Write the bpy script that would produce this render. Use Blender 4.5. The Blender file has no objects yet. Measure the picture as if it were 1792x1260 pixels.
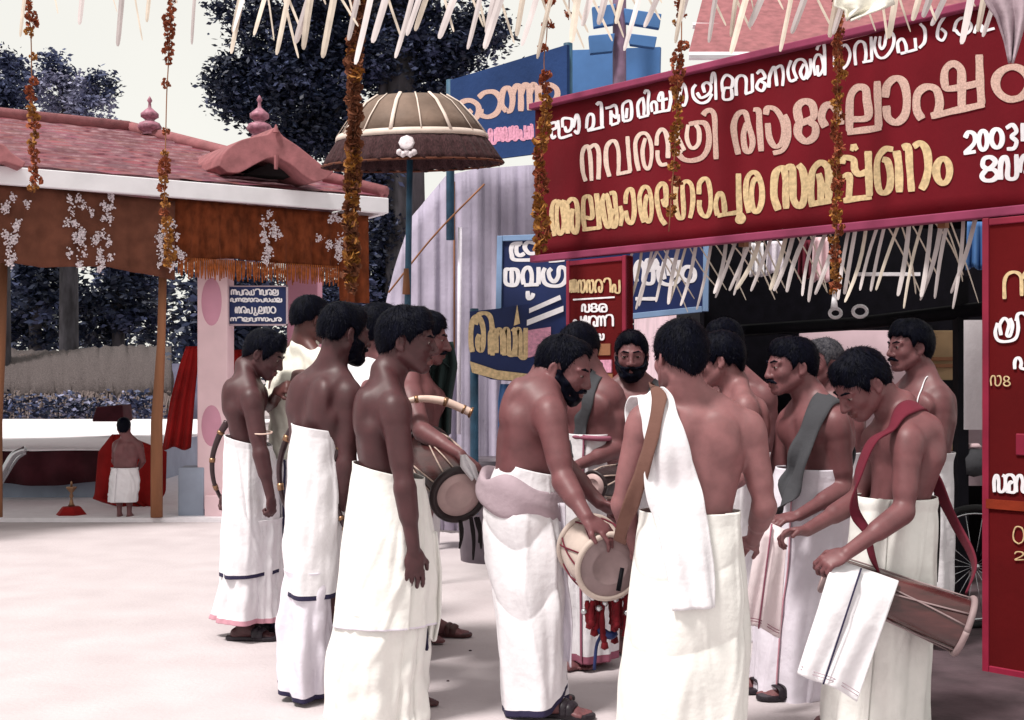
import bpy, math, random
import numpy as np
from mathutils import Vector, Matrix, noise as mnoise
from mathutils.bvhtree import BVHTree

# ------------------------------------------------------------------ camera, sky, sun
S = bpy.context.scene
C = S.collection
F, CX, HZ, CH = 2160.0, 896.0, 660.0, 1.375      # focal length in photo pixels, centre, horizon row, camera height
cam = bpy.data.cameras.new('camera'); camo = bpy.data.objects.new('camera', cam); C.objects.link(camo)
camo.location = (0, 0, CH); camo.rotation_euler = (math.pi / 2, 0, 0)
cam.sensor_width = 36; cam.lens = 36 * F / 1792; cam.shift_y = (HZ - 630) / 1792
cam.clip_start = .05; cam.clip_end = 2000
S.camera = camo
SUN_EL, SUN_AZ = math.radians(62), math.radians(228)      # azimuth from +Y, clockwise: behind the camera, a little left
world = bpy.data.worlds.new('World'); S.world = world; world.use_nodes = True
wt = world.node_tree; wn = wt.nodes; wbg = wn['Background']
sky = wn.new('ShaderNodeTexSky'); sky.sky_type = 'NISHITA'; sky.sun_disc = False
sky.sun_elevation = SUN_EL; sky.sun_rotation = SUN_AZ
wbg.inputs['Strength'].default_value = .077
cloud = wn.new('ShaderNodeTexNoise'); cloud.inputs['Scale'].default_value = 1.6; cloud.inputs['Detail'].default_value = 5
crmp = wn.new('ShaderNodeValToRGB')
crmp.color_ramp.elements[0].position = .3; crmp.color_ramp.elements[0].color = (9.9, 9.7, 9.0, 1)
crmp.color_ramp.elements[1].position = .7; crmp.color_ramp.elements[1].color = (11.6, 11.3, 10.3, 1)
wmix = wn.new('ShaderNodeMixRGB'); wmix.inputs[0].default_value = .88
wt.links.new(cloud.outputs['Fac'], crmp.inputs['Fac'])
wt.links.new(sky.outputs['Color'], wmix.inputs[1]); wt.links.new(crmp.outputs['Color'], wmix.inputs[2])
wt.links.new(wmix.outputs['Color'], wbg.inputs['Color'])
sun = bpy.data.lights.new('sun', 'SUN'); suno = bpy.data.objects.new('sun', sun); C.objects.link(suno)
sun.energy = 3.8; sun.angle = math.radians(11); sun.color = (1, .95, .9)
_sd = Vector((math.sin(SUN_AZ) * math.cos(SUN_EL), math.cos(SUN_AZ) * math.cos(SUN_EL), math.sin(SUN_EL)))
suno.rotation_euler = _sd.to_track_quat('Z', 'Y').to_euler(); suno.location = (0, -5, 20)
S.view_settings.view_transform = 'Standard'; S.view_settings.look = 'None'
S.view_settings.exposure = 0.27; S.view_settings.gamma = 1.0

# ------------------------------------------------------------------ helpers
def P(px, py, d):
    return np.array(((px - CX) / F * d, d, CH - (py - HZ) / F * d))
def gd(py): return F * CH / (py - HZ)            # depth at which row py meets the ground
def nrm(v):
    v = np.asarray(v, float); return v / (np.linalg.norm(v) + 1e-12)
def lin(r, g, b):
    f = lambda c: (c / 255 / 12.92) if c / 255 <= .04045 else ((c / 255 + .055) / 1.055) ** 2.4
    return (f(r), f(g), f(b))
def empty(name, label=None, cat=None, loc=(0, 0, 0), group=None):
    o = bpy.data.objects.new(name, None); C.objects.link(o); o.location = loc; o.empty_display_size = .1
    tag(o, label, cat, group); return o
def tag(o, label=None, cat=None, group=None, kind=None):
    if label: o['label'] = label
    if cat: o['category'] = cat
    if group: o['group'] = group
    if kind: o['kind'] = kind
    return o
def link(name, me, mats, parent=None, smooth=True):
    o = bpy.data.objects.new(name, me); C.objects.link(o)
    for m in (mats if isinstance(mats, (list, tuple)) else [mats]): me.materials.append(m)
    if parent is not None:
        o.parent = parent
        p, t = parent, Matrix.Identity(4)
        while p is not None and p.type == 'EMPTY':
            t = Matrix.Translation(p.location); break
        if parent.type != 'EMPTY': t = Matrix.Identity(4)
        o.matrix_parent_inverse = t.inverted()
        if parent.type != 'EMPTY': o.matrix_parent_inverse = Matrix.Identity(4)
    if smooth and len(me.polygons): me.polygons.foreach_set('use_smooth', np.ones(len(me.polygons), bool))
    return o
class MB:
    """collects vertices and faces of one mesh"""
    def __init__(s): s.v = []; s.f = []; s.m = []; s.uv = None
    def add(s, vs, fs, mi=0):
        n = len(s.v); s.v.extend([tuple(map(float, v)) for v in vs])
        for f in fs: s.f.append(tuple(i + n for i in f)); s.m.append(mi)
    def grid(s, G, mi=0, close_u=False, close_v=False):
        G = np.asarray(G); nu, nv = G.shape[:2]
        fs = []
        for i in range(nu if close_u else nu - 1):
            for j in range(nv if close_v else nv - 1):
                a, b = i * nv + j, i * nv + (j + 1) % nv
                c, d = ((i + 1) % nu) * nv + (j + 1) % nv, ((i + 1) % nu) * nv + j
                fs.append((a, b, c, d))
        s.add(G.reshape(-1, 3), fs, mi)
    def box(s, c, x, y, z, mi=0):
        """c centre, x y z half-axis vectors"""
        c, x, y, z = map(np.asarray, (c, x, y, z))
        vs = [c + a * x + b * y + e * z for a in (-1, 1) for b in (-1, 1) for e in (-1, 1)]
        s.add(vs, [(0, 1, 3, 2), (4, 6, 7, 5), (0, 4, 5, 1), (2, 3, 7, 6), (0, 2, 6, 4), (1, 5, 7, 3)], mi)
    def tube(s, pts, rad, n=10, mi=0, cap=True, flat=None):
        pts = np.asarray(pts, float); m = len(pts)
        rad = np.broadcast_to(np.asarray(rad, float), (m,))
        tan = np.gradient(pts, axis=0); up = np.array((0, 0, 1.)) if abs(nrm(tan[0])[2]) < .9 else np.array((0, 1., 0))
        rows = []
        for i in range(m):
            t = nrm(tan[i]); a = np.cross(up, t); a = nrm(a); b = np.cross(t, a); up = b
            if flat: b = b * flat
            rows.append([pts[i] + rad[i] * (a * math.cos(k * 2 * math.pi / n) + b * math.sin(k * 2 * math.pi / n)) for k in range(n)])
        base = len(s.v); s.grid(rows, mi, close_v=True)
        if cap:
            s.f.append(tuple(base + k for k in range(n))[::-1]); s.m.append(mi)
            s.f.append(tuple(base + (m - 1) * n + k for k in range(n))); s.m.append(mi)
    def lathe(s, prof, o, ax=(0, 0, 1), n=24, mi=0, ref=None):
        ax = nrm(ax); a = nrm(np.cross(ax, ref if ref is not None else ((0, 1, 0) if abs(ax[1]) < .9 else (1, 0, 0)))); b = np.cross(ax, a)
        rows = [[np.asarray(o) + z * ax + r * (a * math.cos(k * 2 * math.pi / n) + b * math.sin(k * 2 * math.pi / n)) for k in range(n)] for r, z in prof]
        s.grid(rows, mi, close_v=True)
    def prism(s, poly, depth, mi=0):
        """closed outline (3-D points in order) extruded by the vector depth"""
        n = len(poly); poly = [np.asarray(p, float) for p in poly]; dv = np.asarray(depth, float)
        base = len(s.v); s.add(poly + [p + dv for p in poly], [])
        s.f.append(tuple(base + i for i in range(n))); s.m.append(mi)
        s.f.append(tuple(base + n + i for i in range(n))[::-1]); s.m.append(mi)
        for i in range(n):
            j = (i + 1) % n; s.f.append((base + i, base + n + i, base + n + j, base + j)); s.m.append(mi)
    def build(s, name, mats, parent=None, smooth=False, bevel=0, solid=0):
        me = bpy.data.meshes.new(name); me.from_pydata(s.v, [], s.f); me.update()
        o = link(name, me, mats, parent, smooth)
        if max(s.m, default=0): me.polygons.foreach_set('material_index', s.m)
        if solid:
            md = o.modifiers.new('thickness', 'SOLIDIFY'); md.thickness = solid; md.offset = 0
        if bevel:
            md = o.modifiers.new('bevel', 'BEVEL'); md.width = bevel; md.segments = 2; md.limit_method = 'ANGLE'
        return o
def spline(pts, n):
    """Catmull-Rom through pts, n samples"""
    p = np.asarray(pts, float)
    if len(p) == 2: return p[0] + (p[1] - p[0]) * np.linspace(0, 1, n)[:, None]
    q = np.vstack([2 * p[0] - p[1], p, 2 * p[-1] - p[-2]]); m = len(p) - 1
    t = np.linspace(0, m - 1e-9, n); i = t.astype(int); u = (t - i)[:, None]
    a, b, c, d = q[i], q[i + 1], q[i + 2], q[i + 3]
    return .5 * (2 * b + (c - a) * u + (2 * a - 5 * b + 4 * c - d) * u ** 2 + (3 * b - 3 * c + d - a) * u ** 3)
def interp(tab, x):
    t = np.asarray(tab, float); return np.array([np.interp(x, t[:, 0], t[:, k]) for k in range(1, t.shape[1])]).T

# ------------------------------------------------------------------ materials
def mat(name, col, rough=.6, var=.25, scale=8, bump=.0, bscale=60, spec=.3, col2=None, stretch=None, sss=0, metal=0, sheen=0, detail=6, coat=0):
    m = bpy.data.materials.new(name); m.use_nodes = True; nt = m.node_tree; b = nt.nodes['Principled BSDF']
    b.inputs['Roughness'].default_value = rough; b.inputs['Specular IOR Level'].default_value = spec
    b.inputs['Metallic'].default_value = metal
    if sheen: b.inputs['Sheen Weight'].default_value = sheen
    if coat: b.inputs['Coat Weight'].default_value = coat; b.inputs['Coat Roughness'].default_value = .15
    if sss:
        b.inputs['Subsurface Weight'].default_value = sss; b.inputs['Subsurface Radius'].default_value = (.012, .005, .003); b.inputs['Subsurface Scale'].default_value = .6
    tc = nt.nodes.new('ShaderNodeTexCoord'); vec = tc.outputs['Object']
    if stretch:
        mp = nt.nodes.new('ShaderNodeMapping'); mp.inputs['Scale'].default_value = stretch
        nt.links.new(vec, mp.inputs['Vector']); vec = mp.outputs['Vector']
    nz = nt.nodes.new('ShaderNodeTexNoise'); nz.inputs['Scale'].default_value = scale; nz.inputs['Detail'].default_value = detail
    nt.links.new(vec, nz.inputs['Vector'])
    rp = nt.nodes.new('ShaderNodeValToRGB')
    c2 = col2 if col2 else tuple(c * (1 - var) for c in col)
    rp.color_ramp.elements[0].position = .32; rp.color_ramp.elements[0].color = (*c2, 1)
    rp.color_ramp.elements[1].position = .68; rp.color_ramp.elements[1].color = (*(min(1, c * (1 + var * .3)) for c in col), 1)
    nt.links.new(nz.outputs['Fac'], rp.inputs['Fac']); nt.links.new(rp.outputs['Color'], b.inputs['Base Color'])
    if bump:
        n2 = nt.nodes.new('ShaderNodeTexNoise'); n2.inputs['Scale'].default_value = bscale; n2.inputs['Detail'].default_value = 5
        nt.links.new(vec, n2.inputs['Vector'])
        bp = nt.nodes.new('ShaderNodeBump'); bp.inputs['Strength'].default_value = bump; bp.inputs['Distance'].default_value = .01
        nt.links.new(n2.outputs['Fac'], bp.inputs['Height']); nt.links.new(bp.outputs['Normal'], b.inputs['Normal'])
    return m
def skin(name, col): return mat(name, col, rough=.48, var=.22, scale=16, bump=.08, bscale=240, spec=.36, sss=.06)
M = {}
M['skin_dark'] = skin('dark brown skin', (.070, .0245, .028))
M['skin_mid'] = skin('brown skin', (.115, .042, .040))
M['skin_red'] = skin('reddish brown skin', (.165, .063, .068))
M['skin_light'] = skin('light brown skin', (.25, .108, .112))
M['hair'] = mat('black hair', (.0018, .0022, .0075), rough=.5, var=.5, scale=60, bump=.4, bscale=190, spec=.06, stretch=(1, 1, .35))
M['hair_grey'] = mat('grey hair', (.09, .085, .095), rough=.6, var=.6, scale=90, bump=.5, bscale=190, spec=.1, col2=(.02, .02, .03))
M['eye_white'] = mat('eye white', (.24, .19, .18), rough=.2, var=.05)
M['iris'] = mat('dark iris', (.01, .006, .005), rough=.1, var=.05)
M['lips'] = mat('lips', (.13, .045, .045), rough=.4, var=.2)
def cloth(name, col, **k):
    a = dict(rough=.85, var=.06, scale=14, bump=.45, bscale=24, spec=.12, sheen=.03); a.update(k); return mat(name, col, **a)
M['dhoti_white'] = cloth('white cotton', (.765, .74, .775))
M['dhoti_cream'] = cloth('cream white cotton', (.79, .775, .75))
M['dhoti_lav'] = cloth('lavender white cotton', (.73, .685, .765))
M['dhoti_pink'] = cloth('pinkish white cotton', (.84, .72, .75))
M['navy_trim'] = cloth('navy woven border', (.03, .025, .06))
M['maroon_trim'] = cloth('maroon woven border', (.30, .10, .15))
M['pink_trim'] = cloth('pink woven border', (.55, .28, .34))
M['shirt_cream'] = cloth('cream shirt cotton', (.80, .775, .69))
M['shirt_white'] = cloth('white shirt cotton', (.80, .79, .82))
M['sash'] = cloth('greyish mauve cotton', (.40, .31, .35))
M['strap_grey'] = cloth('grey cloth', (.055, .055, .062)); M['strap_green'] = cloth('dark green cloth', (.025, .04, .04))
M['strap_maroon'] = cloth('maroon cloth', (.125, .016, .03)); M['strap_brown'] = cloth('brown cloth', (.15, .075, .06))
M['leather'] = mat('dark sandal leather', (.02, .014, .02), rough=.45, var=.3, scale=20, bump=.2)
M['leather_brown'] = mat('brown shoe leather', (.07, .025, .025), rough=.4, var=.3, scale=20, bump=.2)
M['drum_wood'] = mat('reddish drum wood', (.075, .020, .020), rough=.26, var=.6, scale=5, bump=.1, spec=.5, stretch=(1, 1, 5), coat=.4)
M['drum_head_grey'] = mat('greyish worn drum skin', (.30, .215, .22), rough=.55, var=.35, scale=7, bump=.1)
M['drum_dark'] = mat('dark drum shell', (.03, .018, .02), rough=.4, var=.4, scale=9, bump=.3)
M['drum_skin'] = mat('drum skin', (.60, .42, .41), rough=.55, var=.3, scale=7, bump=.1)
M['drum_pale'] = mat('pale drum wood', (.55, .45, .40), rough=.5, var=.25, scale=6, bump=.1)
M['rope'] = mat('drum rope', (.5, .38, .33), rough=.8, var=.3, scale=60, bump=.5)
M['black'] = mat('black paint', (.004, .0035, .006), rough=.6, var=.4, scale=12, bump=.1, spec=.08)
M['horn_dark'] = mat('dark tarnished horn brass', (.05, .025, .03), rough=.32, var=.5, scale=12, spec=.5, metal=.3)
M['horn_cream'] = mat('cream horn', (.75, .55, .47), rough=.35, var=.2, scale=9)
M['red_cloth'] = cloth('deep red cloth', (.28, .012, .012), var=.35, scale=3)
M['tassel_red'] = cloth('dull red tassel', (.15, .010, .016), var=.4, scale=30)
M['concrete'] = mat('pale forecourt concrete', (.52, .465, .48), rough=.88, var=.12, scale=2.4, bump=.35, bscale=40, col2=(.47, .415, .43), detail=14)
M['earth'] = mat('dark earth', (.085, .055, .065), rough=.9, var=.5, scale=4, bump=.5, bscale=30)
M['ground'] = mat('dusty ground', (.36, .31, .32), rough=.9, var=.3, scale=1.5, bump=.3)
M['red_board'] = cloth('crimson banner cloth', (.15, .006, .013), var=.3, scale=1.2, bump=.15)
M['red_board_deep'] = cloth('deep crimson panel', (.115, .0035, .005), var=.3, scale=1.5, bump=.15)
M['red_band'] = cloth('brick red band', (.24, .03, .012), var=.3, scale=4)
M['magenta'] = mat('magenta frame paint', (.26, .014, .042), rough=.5, var=.25, scale=5)
M['pink_rim'] = mat('pink frame cloth', (.27, .04, .10), rough=.7, var=.25, scale=5)
M['paint_white'] = mat('white letter paint', (.85, .82, .86), rough=.6, var=.1, scale=30)
M['paint_pink'] = mat('dusty pink letter paint', (.60, .40, .34), rough=.7, var=.3, scale=120)
M['paint_pale'] = mat('cream pink letter paint', (.72, .56, .48), rough=.7, var=.15, scale=60)
M['paint_tan'] = mat('tan letter paint', (.68, .50, .28), rough=.6, var=.3, scale=50)
M['paint_rose'] = mat('rose letter paint', (.70, .32, .45), rough=.6, var=.3, scale=50)
M['blue_board'] = mat('navy sign paint', (.012, .025, .11), rough=.55, var=.35, scale=3, bump=.05)
M['blue_banner'] = cloth('blue banner cloth', (.018, .045, .14), var=.3, scale=2)
M['blue_light'] = mat('light blue paint', (.07, .18, .42), rough=.6, var=.3, scale=3)
M['blue_pale'] = mat('pale blue frame', (.22, .34, .55), rough=.5, var=.2, scale=5)
M['garland'] = mat('orange brown marigold', (.33, .085, .035), rough=.8, var=.6, scale=45, col2=(.12, .03, .015))
M['garland_brown'] = mat('brown marigold', (.19, .065, .03), rough=.8, var=.6, scale=45, col2=(.08, .025, .012))
M['garland_gold'] = mat('gold marigold', (.38, .17, .03), rough=.8, var=.6, scale=45, col2=(.16, .05, .02))
M['leaf_strip'] = mat('pale palm leaf', (.74, .66, .66), rough=.6, var=.3, scale=3)
M['leaf_strip2'] = mat('yellowish palm leaf', (.78, .68, .58), rough=.6, var=.2, scale=12)
M['roof_pink'] = None
M['tile_edge'] = mat('pale tile edges', (.62, .40, .44), rough=.8, var=.45, scale=9, col2=(.26, .10, .13))  # riser faces paler than the tile tops, so the courses read as rows
M['plaster_white'] = mat('white fascia', (.82, .80, .84), rough=.7, var=.1, scale=4)
M['plaster_pink'] = mat('pale pink plaster', (.78, .56, .60), rough=.7, var=.12, scale=3, bump=.05)
M['plaster_pink2'] = mat('deeper pink paint', (.62, .30, .40), rough=.7, var=.12, scale=3)
M['plaster_grey'] = mat('blue grey plinth paint', (.30, .34, .43), rough=.7, var=.15, scale=4)
M['gable'] = mat('dull pink gable plaster', (.29, .105, .115), rough=.75, var=.3, scale=9, bump=.3, bscale=30)
M['finial'] = mat('pinkish finial', (.38, .16, .22), rough=.5, var=.5, scale=25)
M['valance'] = cloth('brown valance cloth', (.15, .055, .035), var=.35, scale=6)
M['valance_rust'] = cloth('rust orange valance cloth', (.19, .045, .016), var=.5, scale=14, stretch=(1, 1, .6))
M['rust_fringe'] = cloth('orange tassels', (.36, .10, .03), var=.5, scale=30)
M['flower_white'] = mat('white jasmine', (.78, .70, .74), rough=.8, var=.25, scale=60)
M['wood_tan'] = mat('tan post wood', (.28, .12, .06), rough=.75, var=.4, scale=6, bump=.3, stretch=(1, 1, .15))
M['sheet_white'] = cloth('white sheet', (.80, .76, .80))
M['maroon_drape'] = cloth('dark maroon drape', (.055, .012, .018), var=.4, scale=4)
M['thatch'] = mat('dry thatch', (.26, .205, .195), rough=.9, var=.6, scale=26, bump=.8, bscale=60, stretch=(3, 3, .5))
M['thatch_dark'] = mat('dark gap thatch', (.10, .08, .08), rough=.9, var=.7, scale=20, bump=.8, bscale=60, stretch=(3, 3, .5))  # dark of the gaps between straws, put into the base colour
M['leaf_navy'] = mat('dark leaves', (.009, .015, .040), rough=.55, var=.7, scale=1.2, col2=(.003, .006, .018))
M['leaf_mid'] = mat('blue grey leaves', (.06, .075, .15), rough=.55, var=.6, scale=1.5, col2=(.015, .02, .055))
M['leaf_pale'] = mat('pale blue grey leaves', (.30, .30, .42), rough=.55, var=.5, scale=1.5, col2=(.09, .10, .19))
M['bark'] = mat('grey bark', (.06, .055, .065), rough=.9, var=.6, scale=7, bump=.8, bscale=25, stretch=(1, 1, .3))
M['curtain'] = cloth('lavender grey cloth', (.40, .36, .46), var=.25, scale=2.5)
M['umb_top'] = cloth('brown umbrella silk', (.20, .14, .11), var=.35, scale=6, rough=.6)
M['umb_skirt'] = cloth('dark maroon pleated silk', (.055, .025, .028), var=.6, scale=20, stretch=(6, 6, 1))
M['umb_rib'] = mat('cream rib ribbon', (.74, .62, .55), rough=.6, var=.15)
M['umb_in'] = cloth('dark lining', (.02, .016, .018))
M['pole_blue'] = mat('blue pole paint', (.035, .10, .17), rough=.5, var=.4, scale=9)
M['tan_box'] = mat('tan cabinet paint', (.40, .26, .14), rough=.6, var=.3, scale=5, bump=.1)
M['pink_wall'] = mat('dusty pink wall', (.74, .55, .61), rough=.8, var=.2, scale=3)
M['mauve_post'] = mat('mauve post', (.17, .10, .16), rough=.7, var=.4, scale=9)
M['brass'] = mat('brass', (.30, .17, .10), rough=.35, var=.4, metal=.8)
M['grey_plastic'] = mat('grey tub plastic', (.17, .14, .17), rough=.5, var=.4, scale=4)
M['steel'] = mat('bright steel', (.5, .5, .53), rough=.25, var=.2, metal=.9)
M['rubber'] = mat('tyre rubber', (.012, .011, .013), rough=.7, var=.4, scale=20)

def tile_material():
    m = bpy.data.materials.new('pink roof tiles'); m.use_nodes = True; nt = m.node_tree; b = nt.nodes['Principled BSDF']
    b.inputs['Roughness'].default_value = .7
    uv = nt.nodes.new('ShaderNodeUVMap')
    mp = nt.nodes.new('ShaderNodeMapping'); mp.inputs['Scale'].default_value = (5.5, 5.07, 1)
    vo = nt.nodes.new('ShaderNodeTexVoronoi'); vo.inputs['Scale'].default_value = 1.0; vo.inputs['Randomness'].default_value = .25
    nz = nt.nodes.new('ShaderNodeTexNoise'); nz.inputs['Scale'].default_value = 1.6; nz.inputs['Detail'].default_value = 8
    rp = nt.nodes.new('ShaderNodeValToRGB'); rp.color_ramp.elements[0].color = (.11, .020, .032, 1); rp.color_ramp.elements[1].color = (.25, .060, .080, 1)
    rp.color_ramp.elements[0].position = .35; rp.color_ramp.elements[1].position = .65
    hs = nt.nodes.new('ShaderNodeMixRGB'); hs.blend_type = 'MULTIPLY'; hs.inputs[0].default_value = .35
    nt.links.new(uv.outputs['UV'], mp.inputs['Vector']); nt.links.new(mp.outputs['Vector'], vo.inputs['Vector']); nt.links.new(uv.outputs['UV'], nz.inputs['Vector'])
    nt.links.new(nz.outputs['Fac'], rp.inputs['Fac']); nt.links.new(rp.outputs['Color'], hs.inputs[1]); nt.links.new(vo.outputs['Color'], hs.inputs[2])
    nt.links.new(hs.outputs['Color'], b.inputs['Base Color'])
    return m
M['roof_pink'] = tile_material()
# ------------------------------------------------------------------ ground
g = MB(); g.grid([[(-300, -20, -.12), (-300, 900, -.12)], [(300, -20, -.12), (300, 900, -.12)]])
tag(g.build('ground', M['ground']), kind='structure')
g = MB()                                              # forecourt: a low concrete slab that ends at the pavilion
fr = [(-14, -3), (9, -3), (9, 12.05), (-14, 11.75)]
g.prism([(x, y, 0) for x, y in fr], (0, 0, -.4)); tag(g.build('forecourt', M['concrete']), kind='structure')
g = MB()                                              # the darker earth by the stall
e0 = [P(1612, 1300, gd(1300))[:2], P(1618, 1180, gd(1180))[:2], P(1600, 1080, gd(1080))[:2], P(1250, 1030, gd(1030))[:2], (2.2, 11.5), (9, 11.5), (9, 2.5), (2.1, 2.5)]
g.add([(x, y, .004) for x, y in e0], [tuple(range(len(e0)))]); tag(g.build('earth_path', M['earth']), kind='structure')
rnd = random.Random(4)
def pebble(px, py, r):
    c = P(px, py, gd(py)); b = MB(); b.lathe([(0, r * .7), (r * .6, r * .55), (r, r * .1), (r * .9, -.002)], c, n=9)
    tag(b.build('pebble', M['earth'], smooth=True), 'dark pebble lying on the pale forecourt %s' % ('behind the cream dhoti' if py < 1150 else 'near the sandals of the bending man'), 'pebble')
pebble(823, 1139, .009); pebble(784, 1192, .008)

# ------------------------------------------------------------------ pavilion
E0, E1 = np.array((-4.40, 10.6)), np.array((-1.28, 12.5))
ed = (E1 - E0) / np.linalg.norm(E1 - E0); en = np.array((-ed[1], ed[0]))
EZ = 3.19
def EV(s, n, z): p = E0 + ed * s + en * n; return np.array((p[0], p[1], z))     # s along the eave, n into the pavilion
LE = np.linalg.norm(E1 - E0); RZ, RN = 4.12, 2.6
pav = empty('pavilion', 'low pavilion with pink tiled roof and rust coloured cloth valance', 'pavilion', EV(LE / 2, 1.2, 0))
SL = -4.0                                             # runs on past the picture's edge
def roof_sheet(a, b, c, d, ua, ub, w, steps, name='roof', nu=60):
    """a b along the eave, d c along the ridge; rows of tiles step up like courses"""
    vs, fs, uv = [], [], []
    for i in range(steps):
        for t, lift in ((i / steps, .016), ((i + 1) / steps, .0)):
            l, r = a + (d - a) * t, b + (c - b) * t; u0, u1 = ua[0] + (ub[0] - ua[0]) * t, ua[1] + (ub[1] - ua[1]) * t
            for k in range(nu):
                q = k / (nu - 1); vs.append(l + (r - l) * q + np.array((0, 0, lift + .006 * math.sin(k * 2.1 + i)))); uv.append((u0 + (u1 - u0) * q, t * w))
    for i in range(2 * steps - 1):
        for k in range(nu - 1): fs.append((i * nu + k, i * nu + k + 1, (i + 1) * nu + k + 1, (i + 1) * nu + k))
    me = bpy.data.meshes.new(name); me.from_pydata([tuple(v) for v in vs], [], fs); me.update()
    ul = me.uv_layers.new(name='UVMap')
    for lp in me.loops: ul.data[lp.index].uv = uv[lp.vertex_index]
    o = link(name, me, [M['roof_pink'], M['tile_edge']], pav, False); me.polygons.foreach_set('material_index', [((p // (nu - 1)) % 2) for p in range(len(me.polygons))]); return o
rl = math.hypot(RN, RZ - EZ)
rf = roof_sheet(EV(SL, -.02, EZ), EV(LE + .02, -.02, EZ), EV(LE - 1.9, RN, RZ), EV(SL, RN, RZ), (SL, LE), (SL, LE - 1.9), rl, 14)
roof_sheet(EV(LE + .02, -.02, EZ), EV(LE + .02, 2 * RN, EZ), EV(LE - 1.9, RN, RZ), EV(LE - 1.9, RN, RZ), (0, 5.2), (2.6, 2.6), 2.1, 12)
roof_sheet(EV(LE + .02, 2 * RN, EZ), EV(SL, 2 * RN, EZ), EV(SL, RN, RZ), EV(LE - 1.9, RN, RZ), (0, 8), (2, 8), rl, 10)
b = MB()                                               # ridge and hip caps
b.tube([EV(SL, RN, RZ + .03), EV(LE - 1.9, RN, RZ + .03)], .075, 8); b.tube([EV(LE - 1.9, RN, RZ + .03), EV(LE, 0, EZ + .05)], .07, 8)
b.build('ridge_cap', M['gable'], pav, True)
b = MB(); FH = .155
b.box(EV((SL + LE) / 2, -.04, EZ - FH / 2 - .01), np.append(ed * (LE - SL) / 2, 0), np.append(en * .035, 0), (0, 0, FH / 2))
b.box(EV(LE - .01, RN + .02, EZ - FH / 2 - .01), np.append(ed * .03, 0), np.append(en * (RN - .03), 0), (0, 0, FH / 2))
b.build('fascia', M['plaster_white'], pav, bevel=.008)
b = MB(); b.box(EV((SL + LE) / 2 - .1, 1.6, EZ - FH - .08), np.append(ed * (LE - SL - .3) / 2, 0), np.append(en * 1.2, 0), (0, 0, .04)); b.build('ceiling', M['maroon_drape'], pav)
def eave_s(px):                                        # where the row of eave points passes column px
    k = (px - CX) / F; return (k * E0[1] - E0[0]) / (ed[0] - k * ed[1])
# valance: two cloths with a wavy lower edge
def valance(name, px0, px1, top, bot, m, n_in, seed, amp=.03, fr=7):
    r = random.Random(seed); s0, s1 = eave_s(px0), eave_s(px1); nu, nv = 90, 14; G = np.zeros((nu, nv, 3))
    for i in range(nu):
        u = i / (nu - 1); px = px0 + (px1 - px0) * u; s = s0 + (s1 - s0) * u
        D = EV(s, n_in, 0)[1]; yb = np.interp(px, *zip(*bot)); yt = np.interp(px, *zip(*top))
        for j in range(nv):
            v = j / (nv - 1); py = yt + (yb - yt) * v
            off = amp * (.3 + v) * (math.sin(u * fr * 6.28 + seed) * .6 + math.sin(u * fr * 15.3 + 2 * seed) * .4)
            G[i, j] = EV(s, n_in + off, CH - (py - HZ) / F * D)
    b = MB(); b.grid(G); return b.build(name, m, pav, True, solid=.006)
valance('valance', -260, 312, [(-260, 305), (0, 322), (312, 352)], [(-260, 455), (0, 460), (60, 468), (170, 466), (312, 490)], M['valance'], .10, 2)
v2 = valance('valance', 300, 656, [(300, 346), (656, 378)], [(300, 462), (400, 452), (560, 468), (600, 470), (603, 528), (656, 531)], M['valance_rust'], .16, 5, .035, 9)
b = MB(); rr = random.Random(3)
for i in range(78):                                    # tasselled edge
    px = 318 + i * 3.65; s = eave_s(px); D = EV(s, .1, 0)[1]; y0 = np.interp(px, (318, 600), (450, 466)); y1 = y0 + rr.uniform(26, 38)
    q0 = EV(s, .10, CH - (y0 - HZ) / F * D); q1 = EV(s + rr.uniform(-.01, .01), .10, CH - (y1 - HZ) / F * D)
    b.tube([q0, (q0 + q1) / 2, q1], [.008, .011, .006], 5)
b.build('tassel_edge', M['rust_fringe'], pav, True)
# white flower strings on the valance
def flowers(name, boxes, n, m, parent, sz, seed, dfun):
    r = random.Random(seed); b = MB()
    for (x0, y0, x1, y1, w) in boxes:
        k = int(n * w)
        cl = [(r.uniform(x0, x1), r.uniform(y0, y1)) for _ in range(max(3, k // 26))]
        for _ in range(k):
            cx, cy = r.choice(cl); px, py = cx + r.gauss(0, 3.0), cy + r.gauss(0, 4.5)
            c = dfun(px, py) ; s = sz * r.uniform(.5, 1.2)
            a = nrm([r.gauss(0, 1) for _ in range(3)]); e = nrm(np.cross(a, [r.gauss(0, 1) for _ in range(3)])); f = np.cross(a, e)
            b.add([c + a * s, c + e * s, c - a * s, c - e * s, c + f * s * .7, c - f * s * .7], [(0, 1, 4), (1, 2, 4), (2, 3, 4), (3, 0, 4), (1, 0, 5), (2, 1, 5), (3, 2, 5), (0, 3, 5)])
    return b.build(name, m, parent)
def on_val(px, py):
    s = eave_s(px); D = EV(s, .05, 0)[1]; return EV(s, .05 + rnd.uniform(-.02, .02), CH - (py - HZ) / F * D)
flowers('jasmine_string', [(10, 330, 48, 462, 1), (118, 338, 150, 466, 1), (160, 340, 205, 470, 1), (280, 385, 322, 470, 1.2), (462, 372, 498, 460, .9), (562, 380, 602, 455, .8)], 420, M['flower_white'], pav, .012, 8, on_val)
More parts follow.
